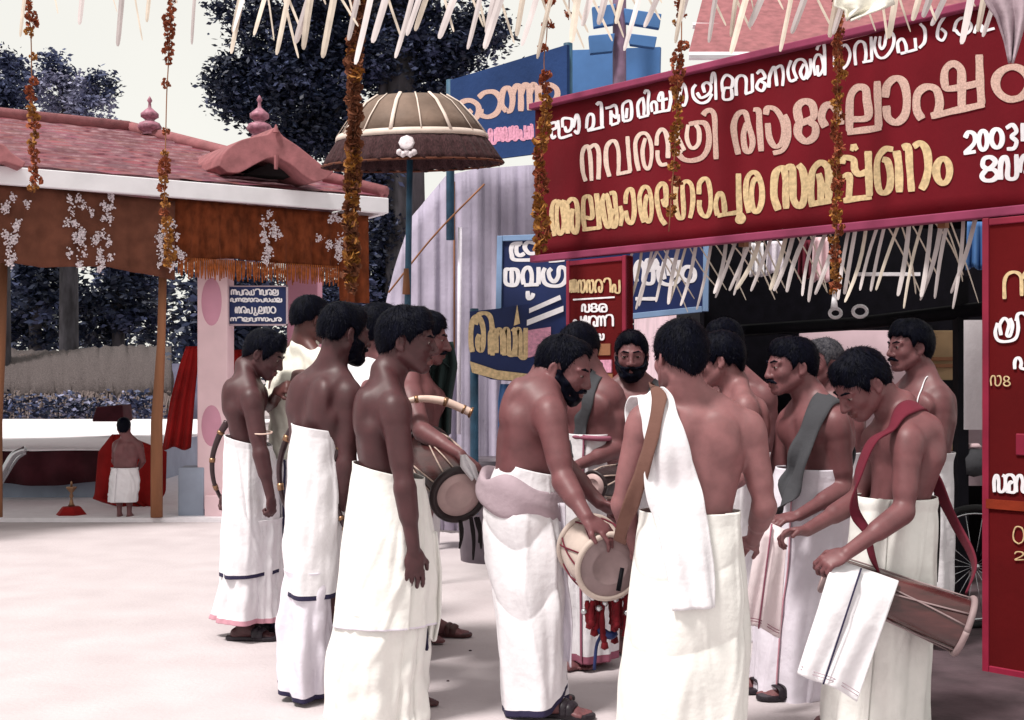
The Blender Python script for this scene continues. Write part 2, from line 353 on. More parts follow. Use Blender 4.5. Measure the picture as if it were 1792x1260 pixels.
# pillars
def pillar(px0, px1, d, base_y, depth_px, label=None):
    p = MB(); c0, c1 = P(px0, 470, d), P(px1, 470, d); w = (c1[0] - c0[0]) / 2; cx = (c0[0] + c1[0]) / 2
    p.box((cx, d + w, 1.55), (w, 0, 0), (0, w, 0), (0, 0, 1.45))
    return cx, w, p
d = 11.9; cx, w, p = pillar(345, 398, d, 890, 15); o = p.build('pillar', M['plaster_pink'], pav, bevel=.012)
for (py, ry) in ((528, 42), (745, 36)):                # painted oval medallions, a few mm proud
    q = MB(); c = P(370, py, d - .004); q.lathe([(.0, .006), (.09, .006), (.1, -.004)], (0, 0, 0), (0, -1, 0), 28)
    q.v = [(c[0] + x * .98, c[1] + y, c[2] + z * ry / F * d * 10) for x, y, z in q.v]; q.build('medallion', M['plaster_pink2'], o, True)
q = MB(); q.box(P(336, 850, d + .03) * (1, 1, 0) + (0, .1, .17), (.125, 0, 0), (0, .14, 0), (0, 0, .335)); q.build('plinth', M['plaster_grey'], pav, bevel=.01)
q = MB(); q.box(P(384, 850, d) * (1, 1, 0) + (0, .06, .10), (.13, 0, 0), (0, .12, 0), (0, 0, .14)); q.build('plinth', M['plaster_pink'], pav, bevel=.01)
cx, w, p = pillar(502, 556, 12.9, 890, 15); p.build('pillar', M['plaster_pink2'], pav, bevel=.012)
cx, w, p = pillar(-330, -280, 9.6, 890, 15); p.build('pillar', M['plaster_pink'], pav, bevel=.012)
for (px, d, y0, y1, r0, r1) in ((282, 11.7, 430, 905, .038, .055), (3, 11.2, 430, 905, .035, .045)):   # tan timber posts
    p = MB(); p.tube([P(px + 4, y0, d), P(px, 600, d + .02), P(px - 8, 740, d), P(px - 8, 905, d)], [r0, r0 * 1.05, r1, r1 * 1.05], 9)
    p.build('timber_post', M['wood_tan'], pav, True)
# dormer gable on the roof
def gable(poly, d, back, name='gable'):
    b = MB(); b.prism([P(x, y, d) for x, y in poly], np.append(en * back, .03 * back)); return b.build(name, M['gable'], pav, bevel=.012)
top = spline([(383, 290), (392, 268), (420, 246), (452, 238), (470, 234), (483, 222), (496, 238), (520, 254), (548, 276), (566, 290), (585, 300)], 34)
bot = spline([(572, 312), (552, 318), (530, 306), (512, 290), (487, 277), (470, 277), (448, 287), (420, 302), (398, 302)], 24)
gable([tuple(p) for p in top] + [tuple(p) for p in bot], 11.75, 1.3)
b = MB(); b.tube([P(484, 272, 11.7), P(483, 296, 11.7)], [.025, .018], 8); b.tube([P(483, 232, 11.72), P(483, 218, 11.72)], [.03, .008], 8)
b.prism([P(x, y, 12.0) for x, y in ((430, 304), (484, 280), (540, 312))], np.append(en * .2, 0), 1); b.build('gable_drop_and_shade', [M['gable'], M['umb_in']], pav)  # dark triangle behind the drop paints the shade in the gable opening
gable([tuple(p) for p in spline([(-60, 300), (-40, 262), (0, 250), (22, 268), (46, 284)], 20)] + [(40, 294), (8, 284), (-20, 290)], 10.4, 1.2)
for (px, py0, py1, d) in ((262, 236, 168, 13.6), (454, 240, 166, 14.2)):
    h = (py0 - py1) / F * d; z0 = P(px, py0, d)
    f = MB(); f.lathe([(r * h * 1.15, z * h) for r, z in ((.18, 0), (.14, .06), (.22, .12), (.27, .2), (.22, .3), (.1, .36), (.12, .4), (.2, .46), (.2, .54), (.1, .64), (.04, .7), (.03, .82), (.06, .88), (.03, .95), (0, 1))], z0, n=14)
    f.build('finial', M['finial'], pav, True)
# floor dais with a white sheet, maroon skirt
dais = empty('dais', 'low white sheeted dais with dark maroon skirt inside the pavilion', 'dais', (-5.5, 15, 0))
b = MB(); x0, x1, yy0, yy1, zt = -9.5, P(212, 700, 13.4)[0], 13.4, 23, .585
G = [[(x, y, zt + .008 * math.sin(x * 5) * math.sin(y * 3)) for y in np.linspace(yy0, yy1, 16)] for x in np.linspace(x0, x1, 40)]; b.grid(G)
b.build('white_sheet', M['sheet_white'], dais, True, solid=.02)
b = MB(); b.grid([[(x, yy0 + .03 + .03 * math.sin(x * 17), z + (0 if z > .3 else .03 * math.sin(x * 4))) for z in (zt - .01, .4, .22)] for x in np.linspace(x0, x1 - .05, 90)]); b.build('skirt', M['maroon_drape'], dais, True, solid=.01)
b = MB(); b.box(((x0 + x1) / 2, (yy0 + yy1) / 2, .22), ((x1 - x0) / 2 - .3, 0, 0), (0, (yy1 - yy0) / 2 - .3, 0), (0, 0, .35)); b.build('plinth', M['plaster_grey'], dais)
b = MB(); b.box((-5, 16, -.02), (6, 0, 0), (0, 4.3, 0), (0, 0, .06)); tag(b.build('pavilion_floor', M['sheet_white']), kind='structure')
b = MB(); b.prism([P(x, y, 16) for x, y in ((160, 738), (168, 712), (214, 708), (216, 738))], (0, .4, 0)); tag(b.build('cloth_bundle', M['maroon_drape'], bevel=.02), 'dark maroon cloth bundle lying on the white dais', 'bundle')
# red cloths
def drape(name, edges, d, m, label, cat, n=22, amp=.025, parent=None, fr=5):
    """edges: list of (py, px_left, px_right); hangs with soft folds"""
    b = MB(); E = np.asarray(edges, float); ys = np.linspace(E[0, 0], E[-1, 0], n); G = []
    for t, y in enumerate(ys):
        l, r = np.interp(y, E[:, 0], E[:, 1]), np.interp(y, E[:, 0], E[:, 2])
        G.append([P(l + (r - l) * u, y + 3 * math.sin(u * 9 + 1) * t / n, d + amp * math.sin(u * fr * 6.28 + y * .01) * (.3 + t / n)) for u in np.linspace(0, 1, 40)])
    b.grid(G); o = b.build(name, m, parent, True, solid=.008)
    if label: tag(o, label, cat)
    return o
drape('curtain', [(606, 326, 346), (640, 314, 346), (700, 298, 340), (785, 284, 334)], 12.1, M['red_cloth'], 'red curtain gathered beside the pink pillar with ovals', 'curtain', fr=3)
drape('curtain', [(612, 398, 445), (700, 394, 440), (800, 388, 432), (870, 388, 425)], 12.6, M['red_cloth'], 'red curtain hanging under the small blue signboard', 'curtain', fr=3)
drape('red_cloth', [(760, 196, 216), (790, 172, 292), (862, 166, 290), (872, 162, 284), (889, 226, 276)], 12.75, M['red_cloth'], 'red cloth held up behind the child in the pavilion', 'cloth', fr=4)
# small red stool with a lamp
st = empty('stool', 'small red stool with a slender brass lamp at the forecourt edge', 'stool', P(125, 908, 11.95))
b = MB(); c = P(125, 908, 12.0); b.lathe([(0, .125), (.09, .12), (.17, .02), (.185, -.02), (0, -.02)], c, n=6); b.build('red_cover', M['red_cloth'], st, bevel=.008)
b = MB(); b.lathe([(.0, .12), (.035, .125), (.02, .15), (.01, .2), (.022, .22), (.01, .25), (.05, .3), (.05, .312), (.012, .315), (.008, .36), (0, .37)], c, n=14); b.build('oil_lamp', M['brass'], st, True)
b = MB(); b.tube(spline([P(44, 786, 12.3), P(24, 796, 12.3), P(8, 822, 12.3), P(-10, 856, 12.3), P(-20, 905, 12.3)], 20), .035, 10); b.tube(spline([P(44, 792, 12.5), P(30, 802, 12.5), P(14, 826, 12.5), P(-4, 860, 12.5), P(-14, 905, 12.5)], 20), .02, 8)
tag(b.build('metal_rail', M['steel'], smooth=True), 'curved grey metal rail beside the dais skirt', 'rail')
# ------------------------------------------------------------------ signs
def glyphs():
    G = {}
    G['na'] = [[(0, 0), (0, .65), (.1, .93), (.3, .97), (.45, .75), (.47, .05)], [(.47, .7), (.6, .95), (.82, .95), (.97, .65), (1, 0)]]
    G['va'] = [[(0, 0), (0, .6), (.12, .93), (.32, .93), (.45, .6), (.45, .04), (1, .04), (1, 1)]]
    G['ra'] = [[(.12, 0), (0, .3), (.05, .75), (.3, .98), (.65, .98), (.95, .72), (1, .35), (.85, .05), (.6, .1), (.55, .35), (.68, .5)]]
    G['aa'] = [[(.0, .85), (.3, 1), (.75, .92), (1, .55), (.85, .12), (.45, 0), (.1, .15), (.1, .38)]]
    G['thra'] = [[(.3, .15), (.22, .5), (.3, .9), (.42, .9), (.48, .5), (.48, .3)], [(.48, .6), (.6, .95), (.75, .8), (.76, .4), (.64, .22)], [(.1, .7), (0, .4), (.1, .05), (.5, -.08), (.9, .08), (1, .5), (.95, .95)]]
    G['i'] = [[(0, .82), (.2, 1.08), (.7, 1.1), (.95, .85), (1, 0)]]
    G['ii'] = [[(0, .82), (.2, 1.08), (.7, 1.1), (.95, .85), (1, 0)], [(.9, .85), (.55, .78), (.4, .95)]]
    G['a'] = [[(.1, 0), (0, .4), (.06, .85), (.2, .9), (.27, .5), (.25, .1)], [(.27, .6), (.3, .2), (.42, .05), (.52, .3), (.52, .85)], [(.52, .7), (.66, .98), (.88, .9), (1, .5), (.9, .08), (.72, .05)]]
    G['aaa'] = [[(.08, 0), (0, .4), (.06, .9), (.2, .93), (.26, .5), (.24, .1)], [(.26, .6), (.3, .15), (.42, .05), (.5, .3), (.5, .98), (.36, .9)], [(.5, .7), (.64, 1), (.86, .9), (1, .5), (.92, .06), (.72, -.05), (.64, .15), (.78, .4), (.74, .75)]]
    G['la'] = [[(.62, .3), (.2, .3), (.2, .58)], [(1, 1), (1, .03), (0, .03), (0, .7), (.15, .97), (.5, .97), (.62, .75), (.62, .3)]]
    G['nga'] = [[(0, 1), (0, .05), (.3, .05), (.3, .75), (.45, .96), (.6, .75), (.6, .2)], [(.3, .5), (.6, .5), (.85, .55), (1, .3), (.85, .02), (.62, .08)]]
    G['ga'] = [[(.05, 0), (0, .6), (.15, .95), (.38, .9), (.45, .5), (.45, .18), (.6, .0), (.85, .1), (1, .5), (.88, .95), (.6, .92)]]
    G['pa'] = [[(0, 0), (0, .4), (.12, .62), (.32, .6), (.44, .35), (.44, .04), (1, .04), (1, 1)]]
    G['u'] = [[(.4, .9), (.45, .2), (.2, -.1), (.3, -.3), (.7, -.3), (.95, -.1), (.6, .05)]]
    G['sa'] = [[(.03, 0), (0, .6), (.1, .93), (.28, .93), (.4, .6), (.4, .15), (.55, .02), (.8, .05), (.97, .3), (.95, .85), (.72, .98)]]
    G['ma'] = [[(.4, .04), (.38, .42), (.55, .6), (.8, .5)], [(.05, .03), (0, .7), (.2, .97), (.7, .97), (1, .7), (1, .03), (.05, .03)]]
    G['ppa'] = [[(0, .5), (.0, .75), (.16, .9), (.34, .78), (.36, .5), (.62, .42), (.66, .92)], [(1, 1), (1, .03), (.35, .03), (.34, .3), (.16, .38), (.02, .25), (.02, .02)], [(.46, 1.1), (.56, 1.16), (.56, 1.04), (.46, 1.1)]]
    G['nna'] = [[(.14, .04), (0, .35), (.05, .85), (.2, .92), (.3, .55), (.26, .1), (.14, .04)], [(.3, .6), (.38, .95), (.5, .92), (.53, .5), (.53, 0)], [(.53, .6), (.62, .97), (.74, .9), (.77, .4), (.77, 0)], [(.77, .6), (.86, .97), (.97, .8), (1, .4), (.92, .02)]]
    G['m'] = [[(.5, 0), (.06, .22), (0, .55), (.2, .92), (.55, 1), (.92, .78), (1, .4), (.84, .08), (.5, 0)]]
    G['e'] = [[(.35, .5), (.1, .7), (.2, .98), (.6, 1), (.85, .78), (.6, .55), (.35, .5), (.75, .45), (.98, .2), (.7, 0), (.25, .03), (.05, .25), (.35, .5)]]
    G['sha'] = [[(0, 0), (0, .4), (.12, .62), (.26, .6), (.36, .35), (.36, .04), (1, .04), (1, 1)], [(.66, .05), (.66, .8), (.54, 1), (.4, .85), (.44, .5), (.98, .5)]]
    G['shra'] = [[(.25, .25), (.2, .7), (.4, .97), (.6, .7), (.5, .25), (.65, .2), (.75, .6), (.65, .95)], [(.1, .8), (0, .4), (.12, .05), (.5, -.05), (.88, .05), (1, .45), (.95, 1)]]
    G['bha'] = [[(.3, .35), (.1, .4), (.05, .8), (.4, 1), (.85, .9), (1, .5), (.8, .1), (.5, .05)], [(.5, .4), (.25, .1), (.35, -.2), (.75, -.25), (.95, 0)]]
    G['shva'] = [[(.1, .05), (0, .5), (.12, .95), (.32, .7), (.25, .15)], [(.3, .4), (.4, .0), (.6, .05), (.62, .6), (.5, .95), (.75, 1), (1, .7), (.95, .2), (.75, -.05), (.7, -.3)]]
    G['gra'] = [[(.25, .1), (.22, .6), (.35, .95), (.5, .8), (.5, .3), (.65, .18), (.76, .5), (.7, .95)], [(.08, .75), (0, .35), (.15, -.02), (.5, -.1), (.88, 0), (1, .45), (.95, .95)]]
    G['ha'] = [[(0, 0), (0, .35), (.12, .55), (.25, .4), (.25, .04), (.62, .04), (.62, .6), (.75, .95), (.93, .9), (1, .5), (.98, 0)], [(.25, .4), (.4, .55), (.6, .5)]]
    G['ksha'] = [[(.05, .05), (0, .6), (.2, .9), (.4, .6), (.4, .05), (.8, .05), (.8, .95)], [(.4, .5), (.8, .55), (1, .75), (.9, 1)], [(.4, .5), (.55, .95), (.7, .8)]]
    G['ya'] = [[(.2, .45), (.05, .55), (0, .3), (.15, 0), (.4, .05), (.45, .5), (.45, .9)], [(.45, .4), (.5, .05), (.95, .05), (1, .5), (.9, .95), (.7, .95)]]
    G['mi'] = [[(.03, .03), (0, .6), (.15, .9), (.45, .9), (.6, .6), (.6, .03), (.03, .03)], [(.5, .9), (.7, 1.15), (.95, 1.1), (1, .7), (1, 0)]]
    G['lla'] = [[(0, .1), (.05, .7), (.25, .9), (.4, .6), (.3, .2), (.12, .2)], [(.4, .6), (.5, .9), (.75, .95), (.95, .6), (.8, .15), (.6, .1), (.6, .4)], [(.7, .1), (.7, -.2), (.95, -.2)]]
    G['r'] = [[(.1, .05), (0, .5), (.2, .9), (.6, .9), (.8, .6), (.6, .15)], [(.75, .7), (1, .9), (.9, 1.15)]]
    G['nma'] = [[(0, 0), (.05, .8), (.25, .9), (.35, .5), (.35, 0)], [(.35, .5), (.5, .95), (.7, .9), (.7, .05), (1, .05), (1, .7), (.85, .8), (.7, .6)]]
    G['n_end'] = [[(0, 0), (0, .7), (.2, .95), (.45, .7), (.45, 0)], [(.45, .6), (.65, .95), (.9, .7), (.85, .2), (.7, .1)], [(.85, .85), (1, 1.1), (.85, 1.2)]]
    G['2'] = [[(.05, .75), (.25, 1), (.75, .98), (.95, .72), (.7, .42), (.1, .03), (1, .03)]]
    G['0'] = [[(.5, 0), (.1, .2), (.02, .55), (.2, .93), (.5, 1), (.85, .88), (1, .5), (.88, .15), (.5, 0)]]
    G['3'] = [[(.05, .88), (.4, 1), (.85, .9), (.85, .65), (.45, .52), (.9, .42), (.98, .15), (.6, 0), (.05, .1)]]
    G['zha'] = [[(0, .2), (.1, .7), (.35, .9), (.5, .5), (.4, .1)], [(.5, .6), (.7, .95), (.95, .8), (1, .3), (.8, .0)]]
    G['bar'] = [[(0, .5), (1, .5)]]
    return G
GL = glyphs()
def brush(name, strokes, surf, w, m, parent, h=.0012, off=.0016):
    """strokes of paint in photo pixels laid flat on a board: surf(px, py, off) gives the point on the board"""
    b = MB(); cnt = 0
    for st in strokes:
        pts = np.asarray(st, float); L = np.sum(np.hypot(*np.diff(pts, axis=0).T)); n = int(max(6, min(60, L / max(w * .3, .9))))
        sp = spline(pts, n); tg = np.gradient(sp, axis=0); tg /= np.linalg.norm(tg, axis=1)[:, None] + 1e-9
        nn = np.stack([-tg[:, 1], tg[:, 0]], 1); cnt += 1; rows = []
        jit = (1 + .06 * np.sin(np.arange(len(sp)) * .5 + cnt)) * (.86 + .28 * np.abs(tg[:, 1]))
        for k in range(len(sp)):
            e = 1.0 if 0 < k < len(sp) - 1 else .85
            rows.append([surf(*(sp[k] + nn[k] * a * w * .5 * e * jit[k]), off + hz * h + (cnt % 9) * .0002) for a, hz in ((-1, -.6), (-.94, 1), (.94, 1), (1, -.6))])
        b.grid(rows)
    return b.build(name, m, parent, False)
def letters(name, items, surf, w, m, parent, *_):
    """items: (glyph, px0, px1, base py, height px[, slope])"""
    out = []
    for it in items:
        g, x0, x1, yb, hh = it[:5]; slope = it[5] if len(it) > 5 else 0
        out += [[(x0 + u * (x1 - x0), yb - v * hh + slope * u * (x1 - x0)) for u, v in st] for st in GL[g]]
    return brush(name, out, surf, w, m, parent)
def traced(s, ox, oy, sc): return [[(ox + x / sc, oy + y / sc) for x, y in st] for st in s]
def ring(cx, cy, rx, ry): return [(cx + rx * math.sin(t), cy + ry * math.cos(t)) for t in np.linspace(0, 6.6, 15)]
# small blue signboard in the pavilion
sb = empty('signboard', 'small navy signboard with white handwriting hung between pink pillars', 'sign', P(450, 570, 11.95))
b = MB(); D = 12.0; b.box(P(450.5, 535, D), (52 / F * D, 0, 0), (0, .02, 0), (0, 0, 34 / F * D)); b.build('board', M['blue_board'], sb)
b = MB()
for (x0, y0, x1, y1) in ((397, 500, 400, 570), (501, 500, 504, 570), (397, 567, 504, 570), (397, 500, 504, 502)):
    b.box(P((x0 + x1) / 2, (y0 + y1) / 2, D - .022), ((x1 - x0) / 2 / F * D, 0, 0), (0, .012, 0), (0, 0, (y1 - y0) / 2 / F * D))
b.build('frame', M['sash'], sb)
fl = lambda D: (lambda px, py, off: P(px, py, D - off))
row = []
for y, h, x0, x1, seq in ((516, 9, 405, 488, 'na pa ra ya i va ra la'), (528, 6, 404, 494, 'va na ma ga ra pa sa ya la'), (548, 11, 412, 484, 'a ra pa u la ga m'), (562, 6, 404, 494, 'na i la va na ga pa ra')):
    s = seq.split(); st = (x1 - x0) / len(s)
    row += [(q, x0 + i * st, x0 + (i + .82) * st, y, h) for i, q in enumerate(s)]
letters('lettering', row, fl(D - .022), 2.4, M['paint_white'], sb, .004)

# ------------------------------------------------------------------ welcome arch with the big banner
def BD(px): return 8.0 * 2062 / (px + 1117)
ba, bb = P(935, HZ, BD(935)), P(1792, HZ, BD(1792)); bdir = nrm((bb - ba) * (1, 1, 0)); bnor = np.array((bdir[1], -bdir[0], 0))
if bnor[1] > 0: bnor = -bnor
def BP(px, py, off=0): return P(px, py, BD(px)) + bnor * off
arch = empty('welcome_arch', 'crimson welcome arch with a large lettered banner across its top', 'arch', (BP(1735, 1172) * (1, 1, 0)))
def ripple(px): return .005 * math.sin(px * .045) + .004 * math.sin(px * .11) + .006 * math.sin(px * .017)
def LB(px, py, off=0): return BP(px, py, off + ripple(px) + .0025)
XE = 2150                                              # the banner runs on past the picture's edge
zt = lambda px, py: BP(px, py)[2]
bt, bbz = zt(935, 192), zt(945, 450)
b = MB(); G = []
for px in np.linspace(936, XE, 220):
    col = []
    for v in np.linspace(0, 1, 12):
        q = BP(px, HZ); z = bt + (bbz - bt) * v; rp_ = ripple(px)
        col.append((q[0] + bnor[0] * (rp_ - .004), q[1] + bnor[1] * (rp_ - .004), z + .008 * math.sin(px * .02)))
    G.append(col)
b.grid(G); ban = b.build('banner', M['red_board'], arch, True, solid=.01)
b = MB()                                               # frame battens
def batten(px0, px1, z, hh, b, off=.02, th=.028):
    a, c = BP(px0, HZ, off), BP(px1, HZ, off); a[2] = c[2] = z; b.box((a + c) / 2, (c - a) / 2, bnor * th, (0, 0, hh))
batten(936, XE, bbz - .012, .022, b); batten(934, XE, bt + .014, .02, b)
b.build('frame', M['pink_rim'], arch, bevel=.006)
b = MB()
for px in (1290, 1640): a = BP(px, HZ, -.06); b.box((a[0], a[1], (bt + bbz) / 2), bdir * .02, bnor * .02, (0, 0, (bt - bbz) / 2 + .05))
batten(940, XE, bt - .1, .02, b, -.06, .02); b.build('batten', M['wood_tan'], arch)
def bline(seq, base, hts): return [(g, x0, x1, np.interp((x0), *zip(*base)), np.interp(x0, *zip(*hts)), sl) for g, x0, x1, sl in seq]
T1 = traced([[(70,650),(120,640),(130,690),(80,720),(90,790),(130,770)],[(150,620),(160,700),(175,790),(290,760)],[(200,690),(200,610),(250,600),(290,620),(280,700),(240,730),(220,680)],[(300,690),(330,570),(350,600),(355,690),(340,745),(310,720)],
 [(430,700),(440,600),(465,560),(500,580),(495,680),(440,720)],[(440,722),(520,705),(600,680)],[(530,470),(555,445),(575,480),(580,680)],[(610,500),(650,490),(700,470),(720,520),(715,590),(670,560)],[(660,660),(660,520)],[(660,665),(740,640)],[(740,640),(735,560)],
 [(790,630),(780,500),(800,450),(865,440),(870,600),(790,630)],[(820,600),(830,500)],[(945,590),(935,480),(960,420),(1000,400)],[(945,595),(1050,570)],[(990,410),(1000,500),(995,570)],[(1000,360),(1020,330),(1050,350),(1040,460),(1045,570)],
 [(1085,540),(1075,470),(1100,440),(1130,460),(1135,540)],[(1100,552),(1260,520)],[(1195,520),(1190,360),(1160,380),(1160,430),(1240,410)],[(1260,330),(1265,420),(1250,520)],[(1340,450),(1370,280),(1390,270),(1410,320),(1420,400),(1400,470),(1370,470)],
 [(1510,270),(1480,320),(1490,400),(1550,450),(1620,430),(1665,360)],[(1590,350),(1575,280),(1610,250),(1650,280),(1640,350),(1560,400),(1520,350)],[(1655,260),(1665,170),(1690,165),(1700,250),(1705,420)]], 950, 100, 5.6)
T1 += traced([[(60,480),(55,420),(80,380),(115,400),(110,450),(70,460),(65,520),(110,515),(110,460)],[(135,500),(135,410),(160,380),(190,400),(190,490)],[(185,490),(230,475)],[(228,370),(230,478)],[(255,370),(280,350),(300,390),(270,410),(255,450),(285,470),(300,430),(270,410)],
 [(320,450),(325,380),(350,330),(365,440)],[(350,340),(390,320),(405,370),(400,440)],[(455,290),(435,350),(450,410),(490,400)],[(490,400),(470,340),(490,290),(530,290),(550,350),(530,400),(510,360),(530,310)],[(545,400),(570,360),(570,280)],
 [(600,380),(590,310),(610,260),(640,270),(650,340),(620,380),(615,320)],[(610,230),(625,200),(655,200),(660,380)],[(715,330),(715,250),(740,200)],[(760,340),(790,310),(805,250),(780,200),(750,210)],[(840,320),(835,220),(860,180),(890,190),(900,250),(895,300)],[(880,302),(940,290)],[(930,150),(935,290)],
 [(960,150),(950,210),(975,270),(1020,275),(1060,230),(1075,170),(1060,130),(1030,140),(1020,200),(1000,225),(985,200),(990,150)],[(1100,250),(1095,190),(1120,165),(1140,200),(1145,245)],[(1110,252),(1210,225)],[(1195,160),(1200,220)],[(1220,220),(1250,180),(1250,110),(1225,75)],
 [(1340,100),(1370,130),(1350,170),(1320,150),(1330,80),(1370,20)],[(1420,120),(1440,60),(1480,40),(1520,80),(1510,120),(1460,140),(1430,110)],[(1480,130),(1490,70)],[(1540,130),(1560,80),(1590,90),(1590,120),(1660,100)]], 1250, 20, 3.381)
brush('lettering', T1, LB, 5.0, M['paint_white'], arch)
brush('lettering', traced([[(150,880),(120,780),(110,620),(135,530),(175,520),(200,620),(215,875)],[(195,530),(250,500),(285,560),(290,700),(285,860)],[(390,830),(360,700),(360,540),(400,465),(450,465),(485,560),(490,700),(485,800)],[(465,806),(632,776)],[(590,410),(600,560),(620,780)],
 [(710,770),(685,650),(675,480),(720,390),(790,385),(840,470),(855,600),(835,720),(800,750),(765,700),(750,560),(780,430)],[(910,510),(920,400),(965,340),(1005,380),(1025,500),(1025,640)],[(920,560),(925,650),(960,710),(1020,700)],
 [(1130,310),(1110,400),(1150,480),(1190,560)],[(1230,290),(1215,420),(1250,520),(1300,530),(1340,470),(1340,350),(1310,290)],[(1165,560),(1120,590)]], 1000, 170, 5.973), LB, 6.6, M['paint_pale'], arch)
brush('lettering', traced([[(1120,590),(1180,650),(1270,665),(1370,630),(1430,530),(1440,400),(1410,290),(1350,265),(1240,285)],[(1380,190),(1410,150),(1460,140),(1500,200),(1510,400),(1520,650)]], 1000, 170, 5.973)
 + traced([[(80,620),(60,520),(55,440),(80,375),(120,370),(140,440),(165,540),(150,600),(120,590),(110,500),(130,430)],[(170,350),(200,360),(205,450),(215,600)],[(240,380),(250,340),(290,345),(330,400),(345,480),(330,550),(290,570),(260,520),(250,430)],[(350,380),(375,440),(375,520),(340,590),(280,610)]], 1270, 90, 3.433), LB, 9, M['paint_pink'], arch)
brush('lettering', traced([[(440,420),(430,340),(470,300),(520,320),(530,390),(480,420),(440,440),(435,500),(480,540),(535,510),(540,450),(500,420)],[(605,455),(580,400),(600,335),(645,325),(680,380),(690,440)],[(760,410),(855,395),(850,290),(840,225),(790,220),(750,280),(745,420),(745,480)],[(730,487),(945,458)],[(915,180),(925,460)],
 [(970,280),(980,210),(1030,165),(1075,190),(1095,280),(1085,380),(1035,430),(985,400),(975,330)],[(1185,410),(1155,350),(1160,260),(1210,215),(1265,230),(1285,310),(1270,380)],[(1235,388),(1560,318)],[(1525,20),(1530,170),(1540,320)],[(1420,340),(1420,200),(1415,110),(1370,75),(1320,110),(1315,190),(1350,225),(1530,190)],ring(1720,190,100,98)], 1270, 90, 3.433), LB, 13, M['paint_pink'], arch)
brush('lettering', traced([[(120,675),(95,560),(85,430),(105,330),(150,305)],[(150,310),(195,330),(215,420),(225,530),(215,620),(180,655),(155,600),(145,480),(150,370),(180,320)],[(200,310),(250,340),(265,450),(265,650)],[(265,330),(300,290),(345,310),(365,420),(365,560),(345,640),(310,600),(300,480),(315,390)],
 [(440,480),(520,480),(510,330),(490,265),(450,265),(425,310),(425,490),(440,600)],[(415,610),(605,588)],[(565,230),(580,400),(595,600)],[(650,235),(622,320),(640,480),(672,580),(700,520),(690,380),(670,270),(650,235)],[(690,230),(735,225),(750,330),(765,480),(750,570),(715,570),(705,480),(735,390)],[(805,360),(825,460),(810,570)],
 [(868,340),(870,260),(895,195),(935,195),(955,300),(960,440),(935,540),(890,510),(870,410)],[(1060,535),(1030,420),(1015,280),(1040,190),(1080,160),(1125,200),(1150,330),(1150,450),(1130,520),(1095,510),(1075,400),(1085,290),(1105,245)],[(1300,560),(1250,480),(1215,330),(1215,200),(1260,130),(1295,150),(1305,250),(1300,360),(1270,290)],
 [(1405,105),(1395,250),(1405,400),(1430,485),(1475,480),(1480,380),(1470,220),(1475,130),(1520,105),(1565,150),(1580,280),(1570,400),(1550,490)],[(1640,240),(1645,130),(1690,75),(1730,100),(1755,230),(1755,380),(1720,470),(1670,450),(1645,380),(1645,300)]], 950, 300, 5.973), LB, 7.4, M['paint_tan'], arch)
brush('lettering', traced([[(70,560),(55,480),(75,410),(105,410),(120,470),(125,540)],[(70,562),(228,535)],[(218,260),(220,400),(225,540),(215,590),(235,605),(250,580),(230,545)],[(290,540),(270,430),(275,310),(310,255),(350,265),(380,350),(380,460),(355,530),(325,520),(310,430),(320,330),(345,290)]], 1240, 240, 4.073), LB, 8.4, M['paint_tan'], arch)
brush('lettering', traced([[(490,520),(460,420),(465,280),(490,230),(530,225),(545,300),(545,400),(550,510)],[(550,220),(595,215),(600,320),(605,440),(640,490),(675,460),(685,340),(670,240),(640,195)],[(735,480),(730,350),(745,240),(800,185),(850,210),(865,300),(860,440)],[(715,482),(880,452)],[(805,460),(808,340),(790,260)],[(860,330),(830,400)],
 [(950,190),(960,150),(1010,150),(1040,170),(1045,230),(1080,265),(1140,240)],[(1140,100),(1145,260),(1150,420)],[(1165,425),(960,452)],[(1000,440),(1005,280),(955,290)],ring(1040,76,10,11),[(1250,160),(1290,180),(1310,280),(1300,370),(1260,400),(1220,370),(1205,250),(1215,150),(1270,90),(1330,90)],[(1350,100),(1365,200),(1370,395)],[(1390,80),(1430,70),(1440,200),(1455,390)],[(1470,70),(1520,45),(1560,100),(1570,220),(1550,320),(1525,375)],ring(1672,242,50,88)], 1240, 240, 4.073), LB, 11.5, M['paint_tan'], arch)
brush('lettering', traced([[(1440,520),(1460,485),(1495,500),(1495,550),(1440,610)],[(1432,612),(1505,602)],ring(1550,535,26,58),ring(1628,522,30,56),[(1680,460),(1720,440),(1745,480),(1715,510),(1745,540),(1730,580),(1685,585)],[(1785,430),(1785,540)]], 1270, 90, 3.433), LB, 7.5, M['paint_white'], arch)
s5 = [('e', 1718, 1746), ('va', 1750, 1778), ('zha', 1784, 1812)]
letters('lettering', bline([(g, a, c, -.15) for g, a, c in s5], [(1718, 318), (1800, 308)], [(1718, 40), (1800, 40)]), LB, 8.0, M['paint_white'], arch)
def panel(px0, px1, z0, z1, bw, name, m):
    a, c = BP(px0, HZ, .01), BP(px1, HZ, .01); hw = (c - a) / 2; hw[2] = 0; mid = (a + c) / 2
    b = MB(); b.box((mid[0], mid[1], (z0 + z1) / 2), hw, bnor * .03, (0, 0, (z1 - z0) / 2)); o = b.build(name, m, arch)
    f = MB(); L = np.linalg.norm(hw)
    for sgn in (-1, 1): f.box(np.array((mid[0], mid[1], (z0 + z1) / 2)) + bdir * sgn * (L - bw) + bnor * .008, bdir * bw, bnor * .032, (0, 0, (z1 - z0) / 2 + .004))
    for z in (z0 + bw, z1 - bw): f.box(np.array((mid[0], mid[1], z)) + bnor * .008, bdir * (L - 2 * bw - .001), bnor * .032, (0, 0, bw))
    f.build('panel_frame', M['magenta'], o, bevel=.004); return o
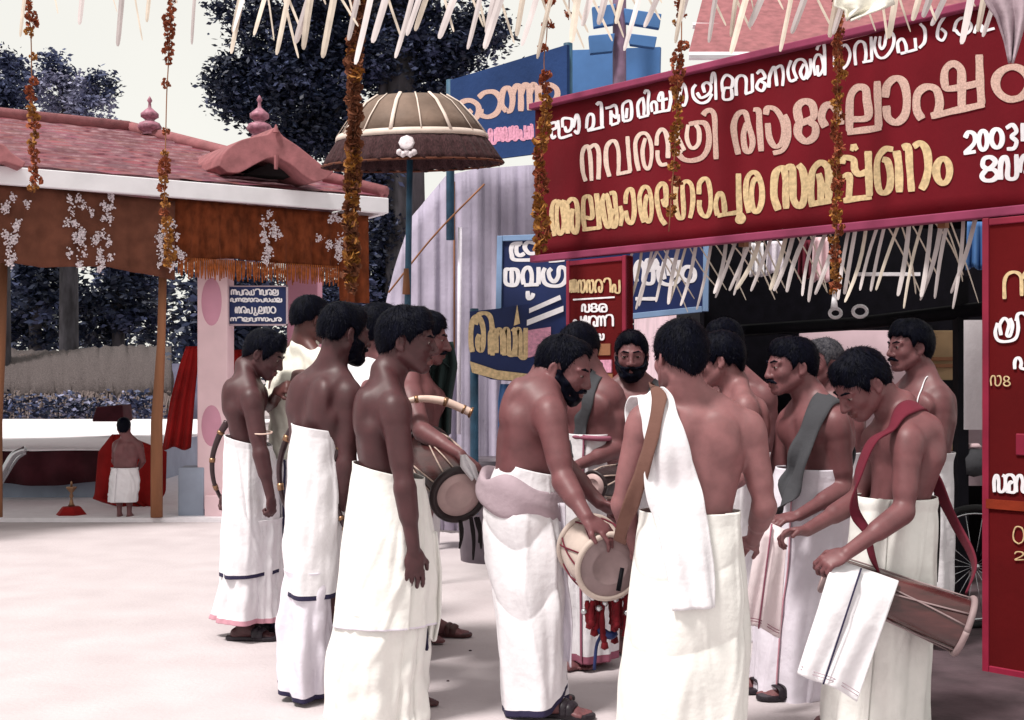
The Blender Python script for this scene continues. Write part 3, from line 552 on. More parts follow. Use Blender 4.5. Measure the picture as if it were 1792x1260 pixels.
panel(1000, 1104, 0.02, bbz - .05, .014, 'pillar_panel', M['red_board_deep'])
pr = panel(1727, 2010, 0.0, bbz - .04, .016, 'pillar_panel', M['red_board_deep'])
OFF = .045
off = lambda px, py, o: BP(px, py, o + OFF)
letters('lettering', [(q, 1006 + i * 15, 1006 + i * 15 + 12, 513, 22, -.05) for i, q in enumerate('nna ka ka ra i pa'.replace('ka', 'ga').split())], off, 3.4, M['paint_tan'], arch)
letters('lettering', [('bar', 1012, 1085, 530, 10, -.06)] + [(q, 1028 + i * 15, 1040 + i * 15, 546, 13, -.05) for i, q in enumerate('va e ma'.split())] + [(q, 1013 + i * 14, 1026 + i * 14, 572, 18, -.04) for i, q in enumerate('pa sha ra na i'.split())] + [(q, 1032 + i * 12, 1042 + i * 12, 595, 10, -.04) for i, q in enumerate('ga va sa'.split())], off, 3.2, M['paint_white'], arch)
b = MB()
for (x0, y0, x1, y1, mi) in ((1032, 602, 1078, 622, 0), (1036, 630, 1080, 652, 1), (1038, 654, 1082, 700, 0)):
    c = BP((x0 + x1) / 2, (y0 + y1) / 2, .045); D = BD((x0 + x1) / 2); b.box(c, bdir * (x1 - x0) / 2 / F * D * 1.3, bnor * .004, (0, 0, (y1 - y0) / 2 / F * D), mi)
b.build('painted_block', [M['wood_tan'], M['paint_rose']], arch)
it = [('na', 1766, 1830, 524, 46, -.1), ('shra', 1750, 1790, 598, 40, -.1), ('i', 1786, 1806, 600, 46), ('pa', 1784, 1810, 646, 30, -.05), ('sa', 1748, 1768, 860, 30, 0), ('ma', 1768, 1784, 860, 30, 0), ('va', 1787, 1812, 860, 30, 0)]
letters('lettering', it[:1], off, 6, M['paint_tan'], arch); letters('lettering', it[1:], off, 5.5, M['paint_white'], arch)
letters('lettering', [('ga', 1742, 1760, 675, 18, 0), ('e', 1764, 1776, 675, 16, 0), ('0', 1781, 1800, 950, 30, 0), ('2', 1783, 1800, 978, 14, 0)], off, 2.2, M['paint_tan'], arch)
b = MB(); c = BP(1812, 778, .045); b.box(c, bdir * .07, bnor * .005, (0, 0, .05)); b.build('painted_block', M['magenta'], arch, bevel=.01)
b = MB(); a, c = BP(1734, 882, .047), BP(1990, 882, .043); a[2] = c[2] = BP(1760, 882)[2]; b.box((a + c) / 2, (c - a) / 2, bnor * .004, (0, 0, .022)); b.build('painted_band', M['red_band'], arch)

# blue signs behind the arch
def board(name, label, corners, D, m, mf, cat='sign', fw=.02, th=.03, group=None):
    """corners tl tr br bl in photo pixels; D depth left/right"""
    r = empty(name, label, cat, P(corners[3][0], corners[3][1], D[0]), group)
    xs = [c[0] for c in corners]; x0, x1 = min(xs), max(xs)
    dep = lambda px: 1 / (1 / D[0] + (1 / D[1] - 1 / D[0]) * (px - x0) / (x1 - x0))
    pts = [P(x, y, dep(x)) for x, y in corners]
    n = nrm(np.cross(pts[1] - pts[0], pts[3] - pts[0])); n = n if n[1] < 0 else -n
    b = MB(); b.prism([p for p in pts], -n * th); b.build('board', m, r)
    if mf:
        f = MB()
        for i in range(4):
            a, c = pts[i], pts[(i + 1) % 4]; d_ = nrm(c - a); s_ = np.cross(n, d_)
            f.box((a + c) / 2 - s_ * fw * (1 if np.dot((pts[(i + 2) % 4] - a), s_) < 0 else -1), d_ * (np.linalg.norm(c - a) / 2 - (0 if i % 2 else 2 * fw + .001)), n * .02, s_ * fw)
        f.build('frame', mf, r, bevel=.003)
    return r, (lambda px, py, o: P(px, py, dep(px)) + n * o)
r, sf = board('temple_sign', 'navy temple sign with big white letters behind the arch pillar', [(871, 413), (1242, 400), (1240, 545), (868, 583)], (8.9, 8.5), M['blue_board'], M['blue_pale'])
brush('lettering', traced([[(430,200),(310,210),(275,270),(280,360),(330,430),(620,430)],[(400,215),(350,240),(350,340),(400,370),(460,340)],[(600,200),(500,190),(460,260),(520,340),(600,340)],[(600,200),(640,260),(630,330)],[(250,560),(200,570),(190,650),(200,750),(260,780),(340,770),(370,680),(360,590),(320,560),(250,560)],[(280,580),(285,770)],
 [(445,770),(430,650),(460,560),(520,540),(555,620),(555,730),(540,770)],[(450,780),(655,770)],[(650,530),(650,770)],[(740,540),(710,620),(730,740),(820,790),(960,780),(1030,690),(1020,570),(970,530),(930,560),(920,660),(870,730),(810,690),(790,600),(830,550)],[(790,450),(1010,430)],[(500,860),(510,960),(560,940),(580,890)]], 860, 400, 7.87), sf, 7, M['paint_white'], r)
letters('lettering', [('ksha', 1112, 1150, 495, 42), ('thra', 1152, 1190, 495, 42), ('m', 1194, 1216, 493, 26), ('bar', 1112, 1150, 530, 14)], sf, 7, M['paint_white'], r)
lb = empty('hoarding', 'dark hoarding with rounded base and tan letters beside the lavender cloth', 'hoarding', P(820, 690, 8.7))
D = 8.7; out = [(822, 545), (872, 540), (1000, 520), (1000, 660), (960, 672), (905, 668), (860, 664), (824, 650)]
b = MB(); b.prism([P(x, y, D) for x, y in out], (0, .05, 0)); b.build('board', M['blue_board'], lb)
b = MB(); low = [(822, 632), (870, 648), (930, 655), (1000, 650), (1000, 662), (930, 668), (870, 664), (826, 652)]; b.prism([P(x, y, D - .012) for x, y in low], (0, .010, 0))
b.prism([P(x, y, D - .012) for x, y in ((922, 560), (986, 535), (986, 545), (922, 570))], (0, .01, 0), 1); b.prism([P(x, y, D - .012) for x, y in ((926, 540), (980, 516), (982, 524), (926, 548))], (0, .01, 0), 1)
b.prism([P(x, y, D - .012) for x, y in ((924, 578), (964, 572), (964, 616), (924, 626))], (0, .01, 0), 2); b.prism([P(x, y, D - .012) for x, y in ((899, 570), (905, 533), (910, 566))], (0, .01, 0), 0)
b.build('painted_shape', [M['paint_tan'], M['paint_white'], M['paint_rose']], lb)
letters('lettering', [('ra', 824, 846, 616, 62), ('i', 832, 862, 622, 66), ('na', 858, 880, 620, 44), ('sa', 882, 902, 622, 48), ('va', 903, 920, 624, 50)], fl(D - .003), 8, M['paint_tan'], lb)
b = MB(); b.tube([P(830, 540, D + .12), P(830, 900, D + .12)], .03, 8); b.tube([P(985, 520, D + .12), P(985, 900, D + .12)], .03, 8); b.build('post', M['pole_blue'], lb, True)

r, sf = board('overhead_banner', 'blue cloth banner with dusty pink letters above the lavender cloth', [(788, 140), (992, 78), (992, 262), (790, 288)], (10.4, 9.4), M['blue_banner'], None)
letters('lettering', [('ra', 800, 838, 212, 34, -.1), ('aa', 838, 876, 208, 44, -.2), ('nna', 878, 942, 198, 46, -.1), ('m', 944, 976, 178, 30)], sf, 9, M['paint_pink'], r)
letters('lettering', [(q, 856 + i * 13, 867 + i * 13, 250 - i * 1.6, 24) for i, q in enumerate('va na sa ga pa ya'.split())], sf, 5, M['paint_rose'], r)
b = MB(); b.tube([P(788, 140, 10.5), P(788, 420, 10.5)], .035, 8); b.tube([P(994, 76, 9.5), P(994, 420, 9.5)], .035, 8); b.build('post', M['pole_blue'], r, True)
r, sf = board('blue_hoarding', 'pale blue blank hoarding behind the top of the crimson banner', [(990, 88), (1155, 82), (1150, 300), (990, 300)], (10.6, 10.2), M['blue_light'], None)
r2 = empty('sign_tower', 'mauve post carrying short blue sign blades above the crimson banner', 'sign', P(1084, 300, 10.0))
b = MB(); b.tube([P(1084, -120, 10), P(1084, 600, 10)], .055, 10); b.build('post', M['mauve_post'], r2, True)
for (x0, y0, x1, y1, dy) in ((1092, 14, 1158, 50, 10), (1100, 58, 1150, 84, 6), (1036, 12, 1078, 42, -6), (1030, 62, 1076, 90, -4)):
    b = MB(); b.prism([P(x, y, 9.9) for x, y in ((x0, y0), (x1, y0 + dy), (x1 - 4, y1), (x0 + 3, y1 - dy))], (0, .06, 0)); b.build('sign_blade', M['blue_light'], r2, bevel=.006)
# far pink roofed building behind the banner
fb = empty('building', 'far building with pink tiled roof peeping over the crimson banner', 'building', (6, 17, 0))
D = 15; pav_keep = pav
b = MB(); b.box((7.0, D + 3, 2.6), (5, 0, 0), (0, 2.2, 0), (0, 0, 2.7)); b.build('wall', M['pink_wall'], fb)
G = [[P(x, 96, D - .2), P(x + 40, -60, D + 3)] for x in np.linspace(1205, 2500, 30)]; b = MB(); b.grid(G)
o = b.build('roof', M['gable'], fb, solid=.08)
b = MB(); b.tube([P(1205, 98, D - .25), P(2500, 98, D - .25)], .05, 8); b.tube([P(1212, 45, D + .7), P(2500, 60, D + .7)], .04, 8); b.build('eaves_board', M['plaster_white'], fb)
# ------------------------------------------------------------------ lavender cloth wall
cw = empty('cloth_wall', 'lavender grey cloth screen hanging in folds behind the umbrella', 'screen', P(800, 720, 10.8))
b = MB(); G = []
for u in np.linspace(0, 1, 130):
    px = 668 + (1080 - 668) * u; D = 11.2 - 1.0 * u; yt = np.interp(px, (668, 690, 720, 780, 830, 940, 1080), (560, 470, 380, 308, 296, 288, 276)); col = []
    for v in np.linspace(0, 1, 18):
        py = yt + (HZ + F * CH / D - 4 - yt) * v; w_ = .035 * (math.sin(px * .23) + .6 * math.sin(px * .41 + v * 2) + .4 * math.sin(px * .9)) * (.4 + .6 * v) - .12 * v * (1 - v)
        col.append(P(px, py, D + w_))
    G.append(col)
b.grid(G); b.build('cloth', M['curtain'], cw, True, solid=.006)
b = MB(); b.tube([P(805, 398, 10.55), P(803, 760, 10.55)], .018, 10); b.build('pole', M['dhoti_lav'], cw, True)
b = MB(); b.tube([P(795, 318, 10.6), P(795, 610, 10.6)], .008, 6); b.tube(spline([P(680, 512, 10.4), P(760, 412, 10.3), P(848, 322, 10.2)], 12), .008, 6); b.build('rope', M['wood_tan'], cw, True)
# clutter behind the drummers
tb = empty('tub', 'large grey plastic tub behind the bending drummer', 'tub', P(868, 900, 9.4))
b = MB(); c = P(862, 960, 9.3); c[2] = 0; b.lathe([(.0, .0), (.24, 0), (.29, .70), (.31, .72), (.31, .76), (.27, .74), (.22, .1), (0, .08)], c, n=28); b.build('tub_wall', M['grey_plastic'], tb, True)
b = MB(); b.lathe([(.285, .52), (.305, .53), (.305, .55), (.29, .56)], c, n=28); b.build('hoop', M['sash'], tb, True)
bn = empty('bench', 'low grey bench standing in front of the lavender cloth', 'bench', P(800, 930, 10.0))
c = P(815, 800, 9.9); b = MB(); b.box((c[0], c[1], .62), (.42, 0, 0), (0, .2, 0), (0, 0, .03)); b.build('seat', M['grey_plastic'], bn, bevel=.01)
for sx in (-.36, .36):
    for sy in (-.15, .15): b = MB(); b.box((c[0] + sx, c[1] + sy, .295), (.025, 0, 0), (0, .025, 0), (0, 0, .295)); b.build('leg', M['umb_in'], bn)
drape('cloth', [(672, 876, 900), (700, 872, 905), (800, 872, 905), (880, 876, 900)], 8.9, M['blue_light'], 'blue cloth hanging below the dark hoarding', 'cloth', fr=2)
# ------------------------------------------------------------------ processional umbrella
um = empty('umbrella', 'brown domed temple umbrella with cream ribs on a blue pole', 'umbrella', P(715, 1046, 8.0))
D = 8.0; uc = P(722, 262, D); uax = nrm((-.03, -.10, 1)); NS = 16
def prof_ring(prof, n=96, sc=.018):
    a = nrm(np.cross(uax, (0, 1, 0))); b_ = np.cross(uax, a); rows = []
    for r, z in prof:
        rows.append([uc + uax * z + r * (1 - sc * (1 - abs(math.cos(k / n * math.pi * NS)))) * (a * math.cos(k * 2 * math.pi / n) + b_ * math.sin(k * 2 * math.pi / n)) for k in range(n)])
    return rows
b = MB(); b.grid(prof_ring([(.001, .345), (.12, .342), (.24, .33), (.32, .28), (.41, .18), (.475, .085)]), close_v=True); b.build('canopy', M['umb_top'], um, True, solid=.006)
b = MB(); b.grid(prof_ring([(.478, .098), (.492, .085), (.497, .06), (.485, .055)], sc=.01), close_v=True); b.build('band', M['umb_rib'], um, True)
b = MB(); n = 240; a_ = nrm(np.cross(uax, (0, 1, 0))); b_ = np.cross(uax, a_); rows = []
for r, z, w_ in ((.485, .058, 0), (.52, .0, .006), (.555, -.06, .010), (.582, -.10, .012)):
    rows.append([uc + uax * (z + (.010 * math.sin(k * .7) if z < -.09 else 0)) + (r + w_ * math.sin(k * 1.05)) * (a_ * math.cos(k * 2 * math.pi / n) + b_ * math.sin(k * 2 * math.pi / n)) for k in range(n)])
b.grid(rows, close_v=True); b.build('skirt', M['umb_skirt'], um, True, solid=.006)
b = MB(); b.tube([uc + uax * (-.10) + .585 * (a_ * math.cos(k * 2 * math.pi / 60) + b_ * math.sin(k * 2 * math.pi / 60)) for k in range(61)], .008, 6); b.build('hem', M['valance'], um, True)
b = MB(); b.grid(prof_ring([(.001, .20), (.3, .16), (.46, .05)]), close_v=True); b.build('lining', M['umb_in'], um, True)
for k in range(NS):
    an = (k + .5) * 2 * math.pi / NS; an2 = (k + 1.5) * 2 * math.pi / NS
    def on(r, z, an): return uc + uax * z + r * (a_ * math.cos(an) + b_ * math.sin(an))
    b = MB(); wide = .013 if k % 2 else .005
    b.tube([on(.24, .338, an), on(.325, .285, an), on(.415, .186, an), on(.485, .088, an)], wide, 8, flat=.5); b.build('rib', M['umb_rib'], um, True)
b = MB(); hub = on(.535, -.02, -math.pi / 2 if b_[1] < 0 else math.pi / 2)
mid = P(712, 252, D - .58)
b.lathe([(0, 0), (.03, .005), (.05, .018), (.035, .022), (0, .024)], mid, (0, -1, .3), 8)
for k in range(5): b.lathe([(0, 0), (.016, .01), (.02, .03), (0, .045)], mid + np.array(((k - 2) * .022, -.01, -.03 - .012 * (k % 2))), (0, -.2, -1), 7)
b.build('flower_tassel', M['flower_white'], um, True)
b = MB(); b.tube([uc + uax * .3, P(715, 420, D + .05), P(713, 560, D + .05), P(712, 1040, D + .05)], [.02, .02, .022, .022], 12); b.build('pole', M['pole_blue'], um, True)
b = MB(); b.tube([P(711, 470, D - .0), P(711, 515, D)], [.016, .026], 8); b.build('tassel', M['wood_tan'], um, True)
# ------------------------------------------------------------------ stall behind the arch
sl = empty('stall', 'dark shop stall with black beams behind the crimson arch', 'stall', P(1500, 900, 9.0))
SD = lambda px: 9.4 - (px - 1240) / 520 * 2.0
b = MB()
def wallbox(b, x0, y0, x1, y1, off, mi=0, th=.03):
    pts = [P(x0, y0, SD(x0) + off), P(x1, y0 - 0, SD(x1) + off), P(x1, y1, SD(x1) + off), P(x0, y1, SD(x0) + off)]
    b.prism(pts, (0, th, 0), mi)
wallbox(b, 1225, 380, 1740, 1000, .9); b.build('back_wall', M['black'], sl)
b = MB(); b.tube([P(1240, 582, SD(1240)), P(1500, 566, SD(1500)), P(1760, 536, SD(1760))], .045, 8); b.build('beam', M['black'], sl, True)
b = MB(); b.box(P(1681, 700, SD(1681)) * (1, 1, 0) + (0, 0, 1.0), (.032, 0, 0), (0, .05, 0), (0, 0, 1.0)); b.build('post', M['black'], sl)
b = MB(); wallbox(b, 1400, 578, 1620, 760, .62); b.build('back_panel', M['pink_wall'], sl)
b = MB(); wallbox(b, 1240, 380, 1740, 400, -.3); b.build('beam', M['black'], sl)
b = MB(); b.prism([P(1235, 385, SD(1235) - .9), P(1760, 372, SD(1760) - .7), P(1760, 372, SD(1760) + .05), P(1225, 385, SD(1225) + .05)], (0, 0, .05)); b.build('roof', M['black'], sl)  # unseen roof added to darken the stall, cut short to leave the back panel lit
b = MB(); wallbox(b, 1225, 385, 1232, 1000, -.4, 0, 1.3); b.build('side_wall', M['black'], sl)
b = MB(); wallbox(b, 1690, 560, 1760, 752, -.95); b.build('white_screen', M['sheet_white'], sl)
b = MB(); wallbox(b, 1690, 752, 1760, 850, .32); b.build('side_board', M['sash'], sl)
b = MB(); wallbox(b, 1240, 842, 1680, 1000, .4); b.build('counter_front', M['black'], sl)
cb = empty('cabinet', 'tan wooden cabinet with mouldings behind the pensive drummer', 'cabinet', P(1650, 1000, 8.0))
b = MB(); Dc = SD(1650) + .2; b.box(P(1650, 640, Dc) * (1, 1, 0) + (0, .2, .84), (26 / F * Dc, 0, 0), (0, .18, 0), (0, 0, .84)); b.build('carcass', M['tan_box'], cb, bevel=.008)
for y in (628, 640, 708, 790): b = MB(); b.box(P(1650, y, Dc - .01), (24 / F * Dc, 0, 0), (0, .012, 0), (0, 0, .012)); b.build('moulding', M['wood_tan'], cb, bevel=.003)
b = MB(); b.box(P(1660, 678, Dc - .005), (12 / F * Dc, 0, 0), (0, .012, 0), (0, 0, 13 / F * Dc)); b.build('painted_recess', M['black'], cb)  # black block on the cabinet front, painted for the dark of a hollow
tl = MB(); tl.box(P(1553, 480, SD(1550) + .3), (56 / F * 8.5, 0, 0), (0, .02, 0), (0, 0, .012)); tl.build('lamp_tube', M['sheet_white'], sl)
for (x0, y0, x1, y1, m, lb_) in ((1312, 425, 1338, 482, 'shirt_white', 'short white cloth hung on the line under the banner'), (1340, 422, 1372, 480, 'dhoti_lav', 'lavender white cloth hung on the line under the banner'), (1396, 420, 1420, 486, 'strap_maroon', 'maroon cloth hung on the line beside the tan post end'), (1420, 415, 1452, 492, 'plaster_pink', 'pale pink cloth hung on the line under the banner'), (1690, 388, 1722, 470, 'blue_light', 'blue cloth hung by the magenta pillar frame')):
    drape('hanging_cloth', [(y0, x0 + 3, x1 - 2), (y1, x0, x1)], SD((x0 + x1) / 2) - 1.0, M[m], lb_, 'cloth', n=10, amp=.02, fr=2)
for (px, py, r) in ((1462, 548, 10), (1505, 545, 12)):
    c = P(px, py, SD(px) - .1); ring = [c + r / F * 8.4 * np.array((math.cos(a), 0, .8 * math.sin(a))) for a in np.linspace(0, 6.2832, 25)]
    b = MB(); b.tube(ring, .012, 8); tag(b.build('hanging_ring', M['paint_white'], smooth=True), 'white ring hanging at the black beam, %s' % ('under the end of the long garland' if px < 1480 else 'clear of any garland'), 'ring')
# bicycle leaning by the pillar
bc = empty('bicycle', 'black bicycle parked between the maroon strap and the red pillar', 'bicycle', P(1690, 1080, 7.0))
Db = 6.75
def wheel(c, r):
    t = MB(); t.tube([c + r * np.array((math.cos(a), .12 * math.cos(a), math.sin(a))) for a in np.linspace(0, 6.2832, 49)], .02, 8); w_ = t.build('wheel', M['rubber'], bc, True)
    s_ = MB()
    for k in range(18):
        a = k * 2 * math.pi / 18; s_.tube([c, c + (r - .015) * np.array((math.cos(a), .12 * math.cos(a), math.sin(a)))], .0018, 4)
    s_.tube([c + (r - .03) * np.array((math.cos(a), .12 * math.cos(a), math.sin(a))) for a in np.linspace(0, 6.2832, 49)], .006, 6); s_.lathe([(0, -.03), (.02, -.03), (.02, .03), (0, .03)], c, (0, 1, 0), 10)
    s_.build('spokes', M['steel'], w_, True)
wc1 = P(1705, 985, Db); wc1[2] = .34; wc2 = wc1 + np.array((1.05, .13, 0)); wheel(wc1, .32); wheel(wc2, .32)
b = MB(); hd_ = wc1 + (.16, .02, .48); st_ = wc1 + (.62, .07, .55); bk = wc1 + (.5, .06, -.03)
for a, c in ((wc1, hd_), (hd_, st_), (hd_ - (0, 0, .1), bk), (st_, bk), (bk, wc2), (st_, wc2), (hd_, hd_ + (-.03, 0, .15))): b.tube([a, c], .014, 8)
b.build('frame', M['black'], bc, True)
b = MB(); h0 = hd_ + (-.03, 0, .15); b.tube(spline([h0 + (.16, -.27, -.02), h0 + (.02, -.2, .03), h0, h0 + (.02, .2, .03), h0 + (.16, .27, -.02)], 14), .012, 8); b.build('handlebar', M['steel'], bc, True)
b = MB(); b.lathe([(0, .06), (.05, .05), (.09, .01), (.06, 0), (0, 0)], st_ + (0, 0, .06), n=14); b.tube([st_, st_ + (0, 0, .07)], .013, 8); b.build('saddle', M['leather'], bc, True)
# stacked goods by the pillar
bx = empty('goods_bundle', 'mauve wrapped bundle on the ledge beside the red pillar', 'bundle', P(1705, 840, 7.6))
b = MB(); c = P(1704, 818, 7.7); b.lathe([(0, .12), (.05, .115), (.085, .06), (.08, -.04), (0, -.06)], c, n=14); b.build('wrap', M['strap_grey'], bx, True)
b = MB(); b.lathe([(.03, .125), (.05, .13), (.03, .15), (.0, .15)], c, n=12); b.build('knot', M['plaster_pink'], bx, True)
# ------------------------------------------------------------------ garlands and palm leaf fringes
def garland(pts, d, r, seed, label, m='garland', m2='garland_gold', gold=.3, sparse=None, tight=1.0):
    """marigold string: overlapping petal rosettes along a cord"""
    rr = random.Random(seed); P3 = spline([P(x, y, d) for x, y in pts], 220); b = MB()
    root = empty('flower_garland', label, 'garland', P3[0], 'flower garlands hung from above')
    L = np.r_[0, np.cumsum(np.linalg.norm(np.diff(P3, axis=0), axis=1))]; s = 0
    while s < L[-1]:
        c = np.array([np.interp(s, L, P3[:, k]) for k in range(3)]); t = s / L[-1]
        gap = sparse(t) if sparse else 0
        R_ = r * rr.uniform(.7, 1.15) * (1.0 - .25 * gap)
        if rr.random() > gap * .35:
            mi = 1 if rr.random() < (gold if not callable(gold) else gold(t)) else 0
            c2 = c + np.array((rr.gauss(0, r * .25 * tight), rr.gauss(0, r * .25), 0)); k = 30
            for _ in range(k):                        # petals
                dr = nrm([rr.gauss(0, 1), rr.gauss(0, 1), rr.gauss(0, .7)]); e = nrm(np.cross(dr, [rr.gauss(0, 1) for _ in range(3)])); q = c2 + dr * R_ * rr.uniform(.45, .95)
                n_ = np.cross(dr, e); w_ = R_ * .46
                b.add([q - e * w_, q + dr * w_ * .6 + n_ * w_ * .2, q + e * w_, q - dr * w_ * .9], [(0, 1, 2), (0, 2, 3)], mi)
        s += r * (1.05 * tight + gap * 2.6)
    b.build('blossoms', [M[m], M[m2]], root)
    c = MB(); c.tube(P3[::6], .0035, 5); c.build('cord', M['wood_tan'], root, True)
TOPG = -130
garland([(46, TOPG), (48, 0), (54, 60), (56, 160), (60, 260), (57, 330)], 7.3, .040, 1, 'marigold garland hanging over the roof beside the pale trees', gold=lambda t: .1 + .6 * (t > .65), sparse=lambda t: 1 if .40 < t < .56 else .1)
garland([(297, TOPG), (299, 0), (296, 90), (292, 160), (290, 240), (288, 330), (292, 400), (296, 470)], 7.3, .038, 2, 'marigold garland hanging across the roof beside the slender finial', gold=lambda t: .1 + .6 * (t > .62), sparse=lambda t: 1 if .38 < t < .64 else .1)
garland([(629, TOPG), (628, 0), (622, 100), (621, 200), (617, 300), (616, 400), (614, 505)], 7.0, .050, 3, 'thick brown garland column hanging in front of the dome umbrella', m='garland_brown', gold=lambda t: .1 + .5 * (t > .6), tight=.45)
garland([(960, TOPG), (958, 0), (957, 60), (952, 110), (958, 185), (948, 240), (944, 330), (948, 440)], 7.5, .048, 4, 'garland hanging down the free end of the crimson banner', gold=lambda t: .15 + .5 * (t > .5), sparse=lambda t: .8 if .15 < t < .38 else 0)
garland([(1194, TOPG), (1193, 0), (1192, 90), (1186, 150), (1182, 250), (1176, 330), (1170, 412)], 6.6, .036, 5, 'garland hanging across the middle of the banner lettering, broken by gaps', gold=.5, sparse=lambda t: .9 if .3 < t < .36 else .45 if t > .7 else .1)
garland([(1468, TOPG), (1467, 0), (1466, 150), (1464, 300), (1462, 420), (1460, 512)], 5.95, .030, 6, 'long thin garland crossing the banner and ending above the drummers', gold=.45)
b = MB(); c = P(1460, 512, 5.95); b.lathe([(0, .02), (.007, .01), (.012, -.03), (.018, -.075), (0, -.07)], c, n=12); tag(b.build('white_tassel', M['dhoti_white'], smooth=True), 'white tassel at the foot of the long thin garland', 'tassel')
garland([(996, TOPG), (996, 0), (995, 36)], 7.9, .036, 7, 'short garland end dangling above the pale blue hoarding', gold=.1, sparse=lambda t: .8)

def strip_mesh(b, p0, p1, w, rr, mi=0, bend=.018):
    n = 8; TT = (0, .18, .36, .54, .72, .9, .975, 1); p0, p1 = np.asarray(p0), np.asarray(p1); ax = nrm(p1 - p0); sd = nrm(np.cross(ax, (rr.uniform(-.3, .3), 1, 0))); bn = rr.uniform(-bend, bend); fb_ = rr.uniform(-bend, bend)
    rows = []; twist = rr.uniform(-.9, .9)
    for k in range(n):
        t = TT[k]; c = p0 + (p1 - p0) * t + sd * bn * math.sin(t * 3.14) + np.array((0, fb_ * t * t, 0)); ww = w * (1, 1, 1, 1, .98, .92, .75, .35)[k]
        tw_ = twist * (t - .3); s2 = sd * math.cos(tw_) + np.cross(ax, sd) * math.sin(tw_); rows.append([c - s2 * ww, c + np.cross(ax, s2) * ww * .12, c + s2 * ww])
    b.grid(rows, mi)
def leaf_fringe(label, xs, d, ytop, ylen, w, seed, slant=-22, thin=.5, drop=None):
    rr = random.Random(seed); D = d if callable(d) else (lambda px: d)
    Y = ytop if callable(ytop) else (lambda px: ytop)
    root = empty('palm_leaf_fringe', label, 'bunting', P(xs[0], Y(xs[0]), D(xs[0])), 'palm leaf fringes strung overhead')
    b = MB(); x = xs[0]
    while x < xs[1]:
        L = ylen(x) if callable(ylen) else ylen
        strip_mesh(b, P(x, Y(x), D(x)), P(x + slant * rr.uniform(.6, 1.5), Y(x) + L * rr.uniform(.82, 1.1), D(x) + rr.uniform(-.04, .04)), w * rr.uniform(.7, 1.2), rr, int(rr.random() < .3))
        if rr.random() < thin: strip_mesh(b, P(x, Y(x), D(x) + .03), P(x - slant * rr.uniform(.8, 2.2), Y(x) + L * rr.uniform(.6, 1.05), D(x) + .03), w * .4, rr, 1)
        x += rr.uniform(*(drop or (24, 40)))
    b.build('leaf_strips', [M['leaf_strip'], M['leaf_strip2']], root, False)
    b = MB(); b.tube([P(x, Y(x) - 1, D(x)) for x in np.linspace(xs[0], xs[1], 14)], .005, 6); b.build('cord', M['rope'], root, True)
leaf_fringe('sparse pale leaf fringe overhead against open sky', (-40, 440), 7.2, -140, 205, .013, 11, thin=.9, drop=(60, 110))
leaf_fringe('dense cream leaf fringe overhead before the dark tree', (455, 1010), 6.6, -130, 222, .018, 12, slant=-50, thin=.85, drop=(20, 40))
leaf_fringe('cream leaf fringe overhead above the crimson banner middle', (1040, 1470), 6.1, -135, 208, .016, 13, slant=-48, thin=.85, drop=(20, 42))
leaf_fringe('cream leaf fringe hanging over the banner beside its raised corner', (1480, 1800), 5.4, -120, 182, .015, 14, slant=-40, thin=.8, drop=(24, 44))
leaf_fringe('white leaf fringe hung in the arch opening below the banner', (1110, 1725), lambda x: BD(x) + .12, lambda x: np.interp(x, (1110, 1725), (432, 372)), lambda x: np.interp(x, (1110, 1400, 1725), (112, 118, 165)), .0105, 15, slant=-30, thin=.75, drop=(10, 27))
# torn cream cloth and beige tassel at the top corner
drape('torn_cloth', [(-60, 1460, 1560), (-20, 1465, 1560), (10, 1460, 1565), (14, 1478, 1552), (34, 1482, 1490)], 5.3, M['shirt_cream'], 'torn cream paper hanging over the banner top', 'paper', n=16, amp=.02, fr=2)
drape('hanging_cloth', [(-60, 1720, 1800), (0, 1722, 1800), (30, 1744, 1796), (70, 1758, 1786), (108, 1766, 1774)], 5.2, M['sash'], 'greyish beige cloth point hanging over the banner corner', 'cloth', n=16, amp=.03, fr=2)
